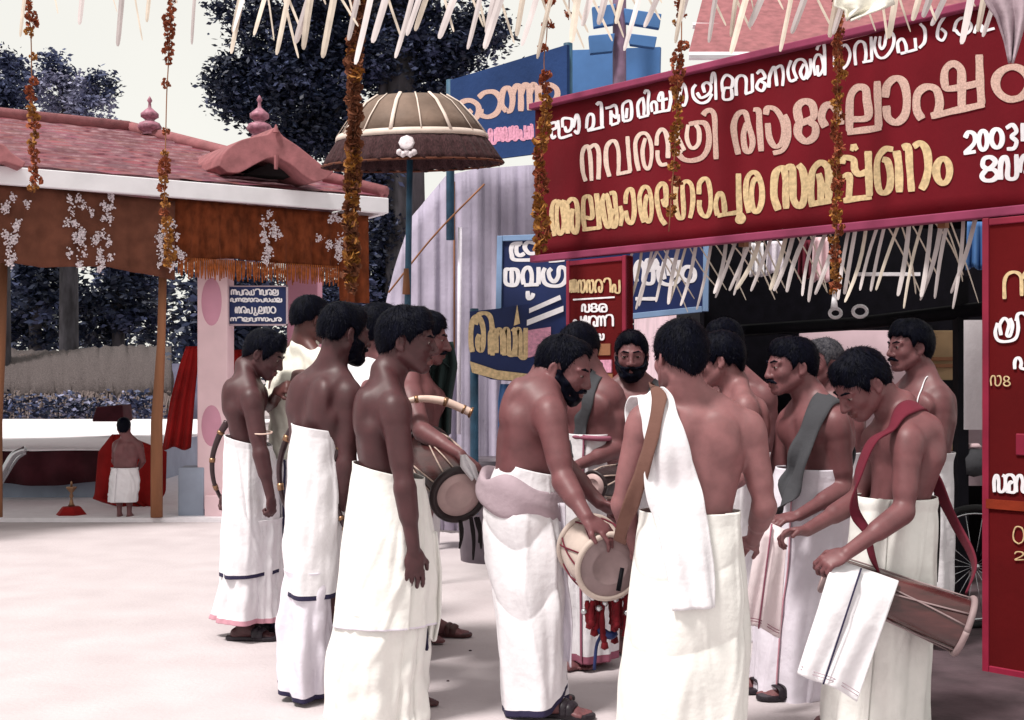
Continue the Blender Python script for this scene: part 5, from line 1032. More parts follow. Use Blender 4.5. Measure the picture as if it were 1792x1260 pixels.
def wrap_cloth(name, levels, d, b, root, mats, seed=1, fold=.012, seam=2.2, hem=.0, swag=0.0, swag_dir=0.0, border=0, top_roll=.008, pleat=None, nv=150, nu=190, dy=0.0, grow=.014, solid=.005, lift=0.0, tilt=0.0, crease=.010):
    """a dhoti layer: levels (py, px left, px right[, depth shift]); b: half depth [(py, m)...]; cloth spirals once round and its edge shows at angle seam"""
    Lv = np.asarray([tuple(l) + ((0,) if len(l) == 3 else ()) for l in levels], float); ys = np.linspace(Lv[0, 0], Lv[-1, 0], nv); rs = np.random.RandomState(seed)
    ph = rs.uniform(0, 6.28, 12); cr = np.stack([rs.uniform(3.1, 6.4, 9), rs.normal(0, .55, 9), rs.uniform(.4, 1, 9), rs.uniform(.035, .09, 9), rs.uniform(.25, 1.0, 9)], 1); from_ = spline(Lv, 400); from_y = from_[:, 0]; order = np.argsort(from_y)
    G = np.zeros((nv, nu, 3)); th = seam + np.linspace(0, 2 * math.pi + .35, nu); w = np.linspace(0, 1, nu)
    for i, py in enumerate(ys):
        t = i / (nv - 1); l, r, dd = (np.interp(py, from_y[order], from_[order, k]) for k in (1, 2, 3)); c = P((l + r) / 2, py, d + dd + dy); a = (r - l) / 2 / F * (d + dd + dy)
        bb = np.interp(py, *zip(*b)) if isinstance(b, (list, tuple)) else b
        A = fold * min(1, t * 2.2 + .10) * (1 + .5 * t)
        ds = A * (.45 * np.sin(4 * th + ph[0] + 1.2 * t) + .45 * np.sin(7 * th + ph[1] - 1.0 * t + .5 * np.sin(3 * t + ph[8])) + .16 * np.sin(11 * th + ph[2] + 1.8 * np.sin(3 * t + ph[10])) + .06 * np.sin(21 * th + ph[3] + 2 * t) + .22 * np.sin(3 * th + 8 * t + ph[4]) * np.sin(2 * th + ph[11]))
        ds = ds + .0030 * np.sin(23 * t + 6 * np.sin(th + ph[5]) + ph[6]) * np.sin(3 * th + ph[7])
        for ci in range(9):
            dth = np.angle(np.exp(1j * (th - (cr[ci, 0] + cr[ci, 1] * (t - .5) + .10 * math.sin(5 * t + ci))))); ds = ds + cr[ci, 2] * crease * np.exp(-(dth / cr[ci, 3]) ** 2) * math.exp(-((t - cr[ci, 4]) / .38) ** 2)
        if swag:
            q = np.cos(th - swag_dir); ds = ds + swag * np.clip(q + .25, 0, 1) * (np.abs(np.sin((t * 11 + .9 * (1 - q) * 2.4 + .4 * np.sin(2 * th + ph[9])))) ** .6 - .6) * math.sin(min(1, t * 1.3 + .05) * 3.0)
        if pleat:
            pa, pw, pm = pleat; q = np.exp(-((np.angle(np.exp(1j * (th - pa)))) / pw) ** 2); ds = ds + pm * q * (np.sin(26 * (th - pa) + .6 * t) + .6) * min(1, .3 + t)
        if t < .05: ds = ds + top_roll * (1 - t / .05)
        gr = grow * (w - .5)
        rad = 1
        x = (a + ds + gr) * np.cos(th); y = (bb + ds + gr) * np.sin(th)
        z = c[2] + tilt * (1 - t) ** 3 * np.cos(th) + hem * t ** 3 * np.cos(th - seam) + lift * t ** 6 * (w > .86) * (w - .86) / .14
        G[i, :, 0] = c[0] + x; G[i, :, 1] = c[1] + y; G[i, :, 2] = z
    V = G.reshape(-1, 3); idx = np.arange(nv * nu).reshape(nv, nu); Q = np.stack([idx[:-1, :-1], idx[1:, :-1], idx[1:, 1:], idx[:-1, 1:]], -1)
    mi = np.zeros((nv - 1, nu - 1), int)
    if border: mi[-border:, :] = 1; mi[:, -max(1, border // 2):] = 1 if border > 2 else 0
    o = mesh_obj(name, V, Q.reshape(-1, 4), mats, root, mi.ravel())
    md = o.modifiers.new('thickness', 'SOLIDIFY'); md.thickness = solid; md.offset = 1; return o
def snap_band(name, path, width, bvh, root, m, off=.006, n=60, nw=7, ref=None, limit=.09, solid=.004, fold=0.0):
    """a cloth band along a path of 3-D points, laid on the body where the body is near"""
    sp = spline(path, n); W = np.broadcast_to(np.asarray(width, float), (n,)) if np.ndim(width) == 0 else np.interp(np.linspace(0, 1, n), np.linspace(0, 1, len(width)), width)
    tg = np.gradient(sp, axis=0); G = np.zeros((n, nw, 3))
    for i in range(n):
        t = nrm(tg[i]); hit = bvh.find_nearest(Vector(sp[i])); nn = np.array(hit[1]) if hit[0] is not None else np.array((0, -1, 0)); c = np.array(hit[0]); dist = np.linalg.norm(c - sp[i])
        sd = nrm(np.cross(t, nn))
        for j in range(nw):
            q = sp[i] + sd * W[i] * (j / (nw - 1) - .5); hq = bvh.find_nearest(Vector(q)); s_ = np.array(hq[0]); n2 = np.array(hq[1]); dd = (q - s_) @ n2
            if np.linalg.norm(q - s_) < limit: q = s_ + n2 * (max(off, min(dd, off * 1.5) if dd > 0 else off) + fold * (1 + math.sin(j / (nw - 1) * 13 + 2.2 * math.sin(i * .06))) * min(1, i / n * 2))
            G[i, j] = q
    for _ in range(8): G[1:-1] = .25 * G[:-2] + .5 * G[1:-1] + .25 * G[2:]
    b = MB(); b.grid(G); return b.build(name, m, root, True, solid=solid)
def bvh_of(*os):
    vs, fs = [], []
    for o in os:
        n = len(vs); vs += [v.co.copy() for v in o.data.vertices]; fs += [tuple(i + n for i in p.vertices) for p in o.data.polygons]
    return BVHTree.FromPolygons(vs, fs)
def sandal(a, ff, parent, m='leather', sole=None):
    ff = nrm(ff); r = np.cross(ff, (0, 0, 1)); z0 = .004; a = np.array((a[0], a[1], 0)); b = MB(); out = []
    for t, w_ in ((-.085, .018), (-.075, .030), (-.04, .036), (.02, .036), (.08, .044), (.13, .048), (.165, .042), (.19, .025), (.197, .008)): out.append((t, w_))
    poly = [a + ff * t + r * w_ + (0, 0, z0) for t, w_ in out] + [a + ff * t - r * w_ + (0, 0, z0) for t, w_ in out[::-1]]; b.prism(poly, (0, 0, .020)); o = b.build('sandal', M[m], parent, bevel=.006)
    s = MB()
    for t, hh in ((.075, .058), (.10, .052)):
        pts = spline([a + ff * t + r * .046 + (0, 0, .018), a + ff * t + r * .038 + (0, 0, hh), a + ff * (t + .012) + (0, 0, hh + .010), a + ff * t - r * .038 + (0, 0, hh), a + ff * t - r * .046 + (0, 0, .018)], 18); s.tube(pts, .017, 8, flat=.3)
    s.build('strap', M[m], o, True); return o
def W3(px, py, d): return P(px, py, d)
# ------------------------------------------------------------------ each person
V3 = lambda *a: np.array(a, float)
def person(label, d, J, sk, hair=None, beard=None, h=.0055, base=None):
    root = empty('person', label, 'person', base if base is not None else V3(J['pel'][0], J['pel'][1], 0))
    o, Fd = build_body(J, root, M[sk], h)
    if hair is not None: build_hair(J['head'], root, **hair)
    build_beard(J['head'], root, **(beard or dict(full=False, mous=False)))
    return root, o
# A: young man at the far end, head bowed, in profile
d = 6.53
JA = dict(sc=.96, girth=.92, pel=P(440, 822, d), che=P(430, 712, d), nk=P(432, 650, d), head=Head(P(464, 620, d - .02), (1, -.12), math.radians(26), 0, .98), pf=nrm(V3(1, .1)), cf=nrm(V3(1, .05)),
          shR=P(440, 696, d - .17), elR=P(456, 792, d - .22), wrR=P(473, 868, d - .22), shL=P(434, 694, d + .19), elL=P(412, 790, d + .26), wrL=P(398, 862, d + .2),
          handR=dict(d=V3(.10, 0, -1), n=V3(-.9, .4, 0), t=1, curl=1.1), handL=dict(d=V3(-.2, -.1, -1), n=V3(.6, -.8, 0), t=-1, curl=.9), anR=V3(*P(425, 0, d - .08)[:2], .066), anL=V3(*P(440, 0, d + .12)[:2], .066))
ra, oa = person('young bare-chested man with bowed head and white dhoti at the end of the row', d, JA, 'skin_dark', dict(t=.014, seed=3, hl=-.004, front=.012))
wrap_cloth('dhoti', [(905, 396, 488), (1000, 390, 486), (1060, 382, 488), (1083, 376, 490)], d, .17, ra, [M['dhoti_white'], M['pink_trim']], 11, .022, 1.0, border=7, pleat=(-.7, .35, .008))
wrap_cloth('dhoti_fold', [(770, 398, 470), (800, 397, 478), (860, 394, 482), (940, 390, 486), (1001, 389, 485)], d, [(770, .15), (860, .185), (1001, .195)], ra, [M['dhoti_white'], M['navy_trim']], 12, .007, .6, border=4, hem=.012, tilt=-.03)
for s_, dd, px in (('R', -.08, 424), ('L', .12, 438)): sandal(P(px, 0, d + dd) * (1, 1, 0), V3(1, -.05, 0), ra)
bv = bvh_of(oa); b = MB(); c = P(459, 757, d - .205); b.tube([c + .050 * V3(math.cos(a), math.sin(a), .12 * math.sin(a)) for a in np.linspace(0, 6.29, 24)], .004, 6); b.build('armlet', M['horn_cream'], ra, True)
# B: bearded man seen from behind
d = 5.35
JB = dict(sc=1.02, girth=1.0, belly=.03, pel=P(556, 830, d), che=P(566, 722, d), nk=P(580, 648, d), head=Head(P(604, 583, d), (.80, .60), math.radians(8), 0, 1.03), pf=nrm(V3(.8, .6)), cf=nrm(V3(.75, .66)),
          shR=P(612, 690, d - .10), elR=P(607, 808, d - .13), wrR=P(592, 905, d - .06), shL=P(533, 686, d + .14), elL=P(520, 800, d + .22), wrL=P(540, 890, d + .28),
          handR=dict(d=V3(-.1, .1, -1), n=V3(.5, .8, 0), t=1, curl=.7), handL=dict(d=V3(.2, .2, -1), n=V3(.8, -.3, 0), t=-1, curl=.6), anR=V3(*P(560, 0, d - .05)[:2], .066), anL=V3(*P(545, 0, d + .16)[:2], .066), ffR=V3(.9, .3, 0), ffL=V3(.9, .3, 0))
rb, ob = person('bearded bare-backed man in a white dhoti with navy hem, seen from behind', d, JB, 'skin_dark', dict(t=.010, seed=5, nape=-.12, strands=3400), dict(full=True, mous=True))
wrap_cloth('dhoti', [(990, 503, 597), (1080, 499, 592), (1150, 494, 590), (1196, 492, 592)], d, .20, rb, [M['dhoti_lav'], M['navy_trim']], 21, .024, 1.7, border=5, hem=.028)
wrap_cloth('dhoti_fold', [(748, 514, 612), (790, 509, 612), (850, 505, 610), (950, 501, 606), (1032, 501, 601)], d, [(748, .165), (900, .20), (1032, .21)], rb, [M['dhoti_white'], M['navy_trim']], 22, .008, 1.9, border=4, hem=.012, tilt=-.02)
sandal(P(563, 0, d - .05) * (1, 1, 0), V3(.9, .3, 0), rb); sandal(P(546, 0, d + .16) * (1, 1, 0), V3(.9, .3, 0), rb)
# C: nearest of the row, profile
d = 5.02
JC = dict(sc=1.02, girth=.94, pel=P(674, 868, d), che=P(668, 745, d), nk=P(676, 664, d), head=Head(P(715, 597, d), (1, -.12), math.radians(6), 0, 1.05), pf=nrm(V3(1, .12)), cf=nrm(V3(1, .15)),
          shR=P(690, 712, d - .17), elR=P(708, 850, d - .22), wrR=P(724, 962, d - .20), shL=P(672, 706, d + .19), elL=P(660, 840, d + .24), wrL=P(690, 950, d + .24),
          handR=dict(d=V3(.05, 0, -1), n=V3(-.35, .9, 0), t=1, curl=.28), handL=dict(d=V3(.2, 0, -1), n=V3(-.3, -.9, 0), t=-1, curl=.4), anR=V3(*P(628, 0, d - .06)[:2], .066), anL=V3(*P(690, 0, d + .14)[:2], .066), ffR=V3(1, -.1, 0))
rc_, oc = person('tall bare-chested young man in a cream white dhoti standing nearest in profile', d, JC, 'skin_dark', dict(t=.019, seed=7, hl=-.006, front=.016, strands=3400))
wrap_cloth('dhoti', [(1060, 592, 752), (1150, 584, 748), (1230, 578, 746), (1262, 574, 745)], d, .20, rc_, [M['dhoti_cream'], M['navy_trim']], 31, .022, -1.05, hem=.02, pleat=(-.9, .25, .010), lift=.02)
wrap_cloth('dhoti_fold', [(822, 624, 740), (860, 616, 748), (930, 606, 758), (1010, 598, 766), (1092, 589, 764)], d, [(822, .155), (930, .20), (1092, .22)], rc_, [M['dhoti_cream'], M['dhoti_lav']], 32, .008, -1.4, border=2, hem=.018, tilt=-.035)
drape('dhoti_fall', [(930, 742, 764), (1000, 742, 772), (1080, 742, 771), (1120, 742, 764)], d - .02, M['dhoti_cream'], None, None, parent=rc_, fr=2, amp=.015)
drape('dhoti_trim', [(1065, 739, 746), (1136, 738, 750)], d - .03, M['navy_trim'], None, None, parent=rc_, fr=1, amp=.006)
sandal(P(626, 0, d - .06) * (1, 1, 0), V3(1, -.1, 0), rc_)
# D: cream shirt, E: white shirt
def shirt(J, root, m, arms=True, h=.0065):
    sc, g = J['sc'], J['girth']; pel, che, nk = J['pel'], J['che'], J['nk']; pts = [pel, che, nk, J['shR'], J['shL'], J.get('elR', nk), J.get('elL', nk)]
    Fd = Field(np.min(pts, 0) - .26, np.max(pts, 0) + .22, h); f = np.append(J['cf'], 0); up = nrm(nk - pel); r = nrm(np.cross(f, up)); R = np.stack([r, np.cross(up, r), up])
    Fd.ell(che, np.array((.185 * g, .145 * g, .22)) * sc, R, .05); Fd.ell((che + pel) / 2, np.array((.185 * g, .145 * g, .24)) * sc, R, .05); Fd.ell(pel - up * .03, np.array((.19 * g, .15 * g, .20)) * sc, R, .06)
    for s_ in 'RL':
        Fd.cap(nk - up * .02, J['sh' + s_] + up * .01, .06 * sc, .066 * sc, .05)
        if 'el' + s_ in J: Fd.cap(J['sh' + s_], J['sh' + s_] + (J['el' + s_] - J['sh' + s_]) * .75, .068 * sc, .064 * sc, .03)
    Fd.cap(nk - up * .02, nk + up * .03 + R[1] * .012, .07 * sc, .068 * sc, .02)
    X, Y, Z = np.meshgrid(*Fd.ax, indexing='ij'); Fd.v += (np.sin(X * 60 + Z * 25) * np.sin(Y * 55 - Z * 18) * .004 + np.sin(Z * 70 + X * 40) * .0025).astype(np.float32)
    V, Q = Fd.mesh(); return mesh_obj('shirt', V, Q, M[m], root)
d = 6.75
JD = dict(sc=1.0, girth=1.0, pel=P(520, 830, d), che=P(522, 695, d), nk=P(532, 605, d), head=Head(P(545, 560, d), (.75, .66), math.radians(10), 0, 1.0), pf=nrm(V3(.7, .7)), cf=nrm(V3(.7, .7)),
          shR=P(562, 640, d - .14), elR=P(555, 740, d - .2), shL=P(494, 640, d + .14), elL=P(478, 712, d + .02), wrL=P(486, 684, d - .22), handL=dict(d=V3(.5, -.5, .2), n=V3(.6, .5, -.3), t=-1, curl=1.2), anR=V3(*P(520, 0, d)[:2], .066), anL=V3(*P(500, 0, d + .1)[:2], .066))
rd, od = person('man in a loose cream shirt behind the bearded man, facing away', d, JD, 'skin_mid', dict(t=.016, seed=8, nape=-.1), h=.0065)
shirt(JD, rd, 'shirt_cream')
wrap_cloth('dhoti', [(800, 470, 570), (900, 472, 566), (975, 478, 560), (1090, 474, 560)], d, .18, rd, [M['dhoti_white'], M['navy_trim']], 41, .014, 4.2, border=5)
d = 6.2
JE = dict(sc=1.0, girth=1.0, pel=P(650, 850, d), che=P(652, 715, d), nk=P(660, 628, d), head=Head(P(668, 580, d), (.85, .5), math.radians(12), 0, 1.04), pf=nrm(V3(.8, .6)), cf=nrm(V3(.8, .6)),
          shR=P(695, 660, d - .12), elR=P(690, 770, d - .16), shL=P(625, 655, d + .14), elL=P(620, 760, d + .2), anR=V3(*P(650, 0, d)[:2], .066), anL=V3(*P(640, 0, d + .14)[:2], .066))
re_, oe = person('man in a white shirt half hidden behind the nearest young man', d, JE, 'skin_red', dict(t=.018, seed=9), h=.0065)
shirt(JE, re_, 'shirt_white')
wrap_cloth('dhoti', [(800, 600, 705), (950, 602, 700), (1100, 602, 700)], d, .18, re_, [M['dhoti_lav'], M['navy_trim']], 43, .014, 4.2, border=5)
# F: drummer behind C, reaching to the dark drum
d = 5.85
JF = dict(sc=1.0, girth=.98, pel=P(728, 850, d), che=P(726, 722, d), nk=P(728, 645, d), head=Head(P(745, 592, d), (1, -.1), math.radians(8), 0, 1.0), pf=nrm(V3(.95, -.2)), cf=nrm(V3(.9, -.35)),
          shR=P(716, 690, d - .17), elR=P(738, 755, d - .32), wrR=P(806, 796, d - .50), shL=P(745, 682, d + .18), elL=P(772, 780, d + .15), wrL=P(790, 815, d - .1),
          handR=dict(d=V3(.8, -.2, -.55), n=V3(-.5, .2, -.8), t=-1, curl=.35, spread=.12), anR=V3(*P(760, 0, 6.55)[:2], .07), anL=V3(*P(720, 0, 6.4)[:2], .07), ffR=V3(1, -.15, 0))
rf_, of = person('drummer with a dark green shoulder cloth playing the black rimmed drum behind the row', d, JF, 'skin_red', dict(t=.016, seed=10), dict(full=False, mous=True))
bv = bvh_of(of)
drape('shoulder_cloth', [(598, 768, 792), (640, 757, 800), (700, 755, 790), (760, 760, 788)], 5.95, M['strap_green'], None, None, parent=rf_, fr=2, amp=.03)
snap_band('strap', [P(790, 640, 5.98), P(760, 655, d + .12), P(738, 668, d + .12), P(724, 700, d + .14), P(715, 780, d + .1)], .09, bv, rf_, M['strap_green'])
wrap_cloth('dhoti', [(800, 690, 770), (900, 690, 768), (1000, 690, 762), (1080, 690, 760)], 6.1, .17, rf_, [M['dhoti_white'], M['navy_trim']], 51, .014, 4.2)
sandal(P(762, 0, 6.55) * (1, 1, 0), V3(1, -.15, 0), rf_, 'leather_brown')
# G: bearded man bending over the pale drum
d = 5.1
JG = dict(sc=1.03, girth=1.08, belly=.05, pel=P(912, 852, d), che=P(930, 735, d), nk=P(955, 664, d), head=Head(P(988, 645, d - .03), (.93, -.38), math.radians(20), 0, 1.08), pf=nrm(V3(1, -.05)), cf=nrm(V3(1, -.1)), arm=1.08,
          shR=P(962, 722, d - .19), elR=P(986, 840, d - .28), wrR=P(1026, 905, d - .40), shL=P(940, 712, d + .20), elL=P(990, 820, d + .22), wrL=P(1050, 880, d + .05),
          handR=dict(d=V3(.75, -.15, -.5), n=V3(-.3, .5, -.8), t=-1, curl=.45), handL=dict(d=V3(.8, -.4, -.3), n=V3(-.2, -.4, -.8), t=1, curl=.4), anR=V3(*P(956, 0, d - .1)[:2], .072), anL=V3(*P(925, 0, d + .13)[:2], .072), ffR=V3(1, -.25, 0), ffL=V3(1, .05, 0))
rg, og = person('stout bearded man bending forward in a draped white dhoti with mauve waist sash', d, JG, 'skin_red', dict(t=.007, seed=12, hl=.026, recede=.03, strands=3400), dict(full=True, mous=True))
wrap_cloth('dhoti', [(818, 880, 972), (845, 862, 978), (900, 848, 984), (980, 856, 990), (1080, 872, 990), (1180, 880, 990), (1236, 884, 992)], d, [(818, .16), (900, .205), (1236, .20)], rg, [M['dhoti_white'], M['navy_trim']], 61, .012, -.55, swag=.016, swag_dir=-1.9, hem=.022, border=4, lift=.10, tilt=-.03)
b = MB(); pts = []
for a in np.linspace(0, 2 * math.pi, 60):
    pts.append(P(912, 866 + 14 * math.cos(a + .2), d) + V3(.160 * math.cos(a), .205 * math.sin(a), .012 * math.sin(3 * a)))
rw = np.array([.070 + .012 * math.sin(3 * k * .11 + 1) + .008 * math.sin(k * .5) for k in range(60)]); rows = []
for k, p in enumerate(pts):
    o_ = nrm(p - P(912, 866, d)); row = []
    for j in range(20):
        an = j * 2 * math.pi / 20; row.append(p + o_ * (.026 + .006 * math.sin(an * 3 + k * .3)) * math.cos(an) + V3(0, 0, 1) * rw[k] * math.sin(an))
    rows.append(row)
b.grid(rows, close_v=True); b.build('sash', M['sash'], rg, True)
b = MB(); e0 = P(978, 880, d - .12)
b.grid([[e0 + V3(.035 * (u - .5) * (1 + v) + .02 * v + .008 * math.sin(v * 9 + u * 8), -.02 * math.sin(u * 7) * (v + .3), -.62 * v - .04 * u * v) for u in np.linspace(0, 1, 14)] for v in np.linspace(0, 1, 40)]); b.build('dhoti_fall', M['dhoti_lav'], rg, True, solid=.006)
sandal(P(958, 0, d - .1) * (1, 1, 0), V3(1, -.25, 0), rg); sandal(P(925, 0, d + .13) * (1, 1, 0), V3(1, .05, 0), rg)
# H2 with the grey strap, H facing us
d = 5.9
JH2 = dict(sc=1.0, girth=.95, pel=P(1035, 850, d), che=P(1036, 730, d), nk=P(1030, 655, d), head=Head(P(1012, 614, d), (-.55, -.83), math.radians(22), 0, 1.0), pf=nrm(V3(-.6, -.8)), cf=nrm(V3(-.6, -.8)),
           shR=P(990, 690, d + .06), elR=P(985, 790, d), wrR=P(1000, 850, d - .2), shL=P(1066, 692, d - .02), elL=P(1078, 785, d - .08), wrL=P(1010, 815, d - .25), handL=dict(d=V3(-.9, -.3, -.2), n=V3(0, -.2, -1), t=1, curl=.6), anR=V3(*P(1020, 0, d)[:2], .066), anL=V3(*P(1050, 0, d)[:2], .066))
rh2, oh2 = person('slim drummer with a grey strap across his chest behind the bending man', d, JH2, 'skin_red', dict(t=.017, seed=14), dict(full=False, mous=True))
bv = bvh_of(oh2)
snap_band('strap', [P(1052, 640, d + .08), P(1040, 660, d - .02), P(1022, 700, d - .15), P(1002, 750, d - .16), P(990, 800, d - .1)], .075, bv, rh2, M['strap_grey'])
wrap_cloth('dhoti', [(758, 1000, 1066), (830, 994, 1072), (950, 990, 1072), (1148, 992, 1076)], d, .16, rh2, [M['dhoti_white'], M['maroon_trim']], 71, .014, 4.0, border=5)
b = MB(); c = P(1035, 764, d); b.tube([c + V3(.100 * math.cos(a), .175 * math.sin(a), .004 * math.sin(2 * a)) for a in np.linspace(0, 6.29, 40)], .012, 8); b.build('waist_trim', M['maroon_trim'], rh2, True)
d = 6.25
JH = dict(sc=1.0, girth=1.0, pel=P(1108, 850, d), che=P(1106, 738, d), nk=P(1108, 668, d + .03), head=Head(P(1105, 622, d), (-.12, -1), math.radians(6), 0, 1.0), pf=nrm(V3(0, -1)), cf=nrm(V3(-.1, -1)),
          shR=P(1046, 702, d), elR=P(1040, 800, d - .05), wrR=P(1070, 850, d - .25), shL=P(1168, 702, d), elL=P(1172, 800, d), wrL=P(1140, 860, d - .2), anR=V3(*P(1090, 0, d)[:2], .066), anL=V3(*P(1120, 0, d)[:2], .066))
rh, oh = person('heavily bearded man facing us between the heads of the drummers', d, JH, 'skin_red', dict(t=.010, seed=15), dict(full=True, mous=True, inf=.012, heavy=.012))
bv = bvh_of(oh)
snap_band('strap', [P(1158, 668, d + .08), P(1148, 684, d - .04), P(1136, 730, d - .15), P(1110, 790, d - .15), P(1080, 840, d - .1)], .075, bv, rh, M['strap_grey'])
wrap_cloth('dhoti', [(800, 1055, 1160), (950, 1055, 1160), (1080, 1055, 1160)], d, .17, rh, [M['dhoti_white'], M['maroon_trim']], 73, .014, 4.0)
# I: back to us with the shoulder cloth
d = 4.5
JI = dict(sc=1.0, girth=1.02, pel=P(1208, 930, d), che=P(1214, 790, d), nk=P(1206, 700, d), head=Head(P(1188, 624, d), (-.35, .94), math.radians(6), math.radians(-3), 1.04), pf=nrm(V3(-.05, 1)), cf=nrm(V3(-.08, 1)), arm=1.06,
          shL=P(1126, 735, d), elL=P(1090, 880, d + .02), wrL=P(1115, 965, d + .2), shR=P(1310, 745, d - .01), elR=P(1338, 885, d), wrR=P(1318, 945, d + .22),
          handL=dict(d=V3(.3, .8, -.3), n=V3(.4, 0, -.8), t=1, curl=.5), handR=dict(d=V3(-.3, .8, -.3), n=V3(-.4, 0, -.8), t=-1, curl=.5), anR=V3(*P(1240, 0, d)[:2], .066), anL=V3(*P(1160, 0, d)[:2], .066))
ri, oi = person('broad bare-backed man seen from behind with white cloth over one shoulder', d, JI, 'skin_light', dict(t=.014, seed=17, nape=.05, strands=3400))
wi = wrap_cloth('dhoti', [(893, 1126, 1292), (930, 1118, 1296), (1010, 1108, 1302), (1110, 1096, 1305), (1200, 1087, 1304), (1330, 1080, 1302)], d, [(893, .135), (1000, .18), (1330, .20)], ri, [M['dhoti_cream'], M['dhoti_white']], 81, .011, -.9, swag=.013, swag_dir=-1.9, nu=240, nv=170)
bv = bvh_of(oi, wi)
snap_band('shoulder_cloth', [P(1112, 760, d + .16), P(1118, 712, d + .14), P(1140, 685, d + .02), P(1150, 712, d - .10), P(1165, 780, d - .15), P(1178, 860, d - .15), P(1195, 930, d - .19), P(1208, 1000, d - .20), P(1214, 1066, d - .205)], [.10, .105, .115, .13, .165, .20, .20, .175, .15], bv, ri, M['dhoti_white'], off=.018, fold=.007, n=90, nw=30, solid=.007, limit=.06)
snap_band('strap', [P(1160, 680, d + .14), P(1158, 678, d + .04), P(1154, 700, d - .10), P(1142, 760, d - .145), P(1122, 830, d - .12), P(1098, 900, d - .06), P(1086, 950, d + .06)], .058, bv, ri, M['strap_brown'], off=.040, n=80)
# K: moustached man with grey strap
d = 5.4
JK = dict(sc=.99, girth=1.0, pel=P(1420, 880, d), che=P(1428, 770, d), nk=P(1418, 700, d), head=Head(P(1384, 641, d), (-1, -.22), math.radians(4), 0, 1.03), pf=nrm(V3(-.95, -.2)), cf=nrm(V3(-.9, -.42)),
          shL=P(1462, 738, d - .14), elL=P(1478, 855, d - .12), wrL=P(1398, 902, d - .28), shR=P(1382, 735, d + .18), elR=P(1360, 840, d + .18), wrR=P(1345, 905, d),
          handL=dict(d=V3(-.95, -.2, -.15), n=V3(.1, .3, -1), t=-1, curl=.5), handR=dict(d=V3(-.6, -.6, -.2), n=V3(.2, .2, -1), t=1, curl=.5), anL=V3(*P(1400, 0, d - .1)[:2], .066), anR=V3(*P(1355, 0, d + .05)[:2], .066), ffR=V3(-1, -.2, 0), ffL=V3(-1, -.2, 0))
rk, ok_ = person('moustached drummer in profile with a wide grey strap over his shoulder', d, JK, 'skin_red', dict(t=.009, seed=18, hl=.004), dict(full=False, mous=True))
wk = wrap_cloth('dhoti', [(818, 1366, 1474), (860, 1352, 1482), (960, 1342, 1480), (1080, 1330, 1462), (1180, 1324, 1450), (1238, 1322, 1446)], d, [(818, .155), (960, .19), (1238, .19)], rk, [M['dhoti_lav'], M['pink_trim']], 91, .013, -2.6, border=3, hem=.02)
bv = bvh_of(ok_, wk)
snap_band('strap', [P(1352, 900, d - .22), P(1372, 850, d - .2), P(1396, 790, d - .2), P(1425, 720, d - .16), P(1448, 700, d - .08), P(1468, 712, d + .02), P(1490, 770, d + .1), P(1502, 850, d + .06)], [.10, .115, .115, .11, .10, .09, .08, .07], bv, rk, M['strap_grey'], off=.01)
sandal(P(1362, 0, d + .0) * (1, 1, 0), V3(-1, -.2, 0), rk); sandal(P(1400, 0, d - .12) * (1, 1, 0), V3(-1, -.2, 0), rk)
# L: young man bowed over his drum
d = 4.8
JL = dict(sc=1.0, girth=.95, pel=P(1568, 915, d), che=P(1580, 795, d), nk=P(1572, 720, d), head=Head(P(1506, 672, d - .03), (-.96, -.28), math.radians(38), math.radians(4), 1.04), pf=nrm(V3(-1, -.1)), cf=nrm(V3(-.95, -.25)),
          shL=P(1588, 770, d - .17), elL=P(1582, 895, d - .22), wrL=P(1482, 968, d - .34), shR=P(1545, 760, d + .19), elR=P(1500, 876, d + .16), wrR=P(1412, 928, d - .02),
          handL=dict(d=V3(-.85, -.1, -.35), n=V3(-.1, .5, -.85), t=-1, curl=.75), handR=dict(d=V3(-.95, -.1, -.1), n=V3(-.1, -.4, -.9), t=1, curl=.7), anL=V3(*P(1560, 0, d - .1)[:2], .066), anR=V3(*P(1500, 0, d + .1)[:2], .066))
rl_, ol = person('young drummer bowing over his long drum with a maroon shoulder strap', d, JL, 'skin_red', dict(t=.013, seed=19, front=.008, strands=3400))
wrap_cloth('dhoti', [(868, 1512, 1628), (890, 1500, 1634), (980, 1488, 1632), (1080, 1470, 1626), (1200, 1456, 1620), (1300, 1448, 1618)], d, [(868, .15), (980, .19), (1300, .20)], rl_, [M['dhoti_cream'], M['dhoti_white']], 95, .018, -2.4, top_roll=.018)
bv = bvh_of(ol)
# M: man at the back
d = 6.3
JM = dict(sc=1.02, girth=1.0, pel=P(1615, 840, d), che=P(1610, 730, d), nk=P(1612, 658, d), head=Head(P(1590, 607, d), (-.96, -.28), math.radians(3), 0, 1.03), pf=nrm(V3(-.9, -.3)), cf=nrm(V3(-.85, -.5)),
          shL=P(1646, 700, d - .1), elL=P(1640, 800, d - .15), shR=P(1575, 690, d + .16), elR=P(1565, 790, d + .1), anL=V3(*P(1620, 0, d)[:2], .066), anR=V3(*P(1600, 0, d + .1)[:2], .066))
rm, om = person('bare-chested man with thick hair watching from beside the tan cabinet', d, JM, 'skin_red', dict(t=.021, seed=20, nape=.12, front=.01), dict(full=False, mous=True), h=.006)
bv = bvh_of(om)
snap_band('sacred_thread', [P(1632, 655, d + .02), P(1622, 668, d - .05), P(1605, 700, d - .14), P(1590, 760, d - .15)], .006, bv, rm, M['dhoti_white'], nw=3, solid=.003)
wrap_cloth('dhoti', [(790, 1560, 1665), (950, 1560, 1665), (1080, 1560, 1665)], d, .17, rm, [M['dhoti_white'], M['maroon_trim']], 97, .014, 4.0)
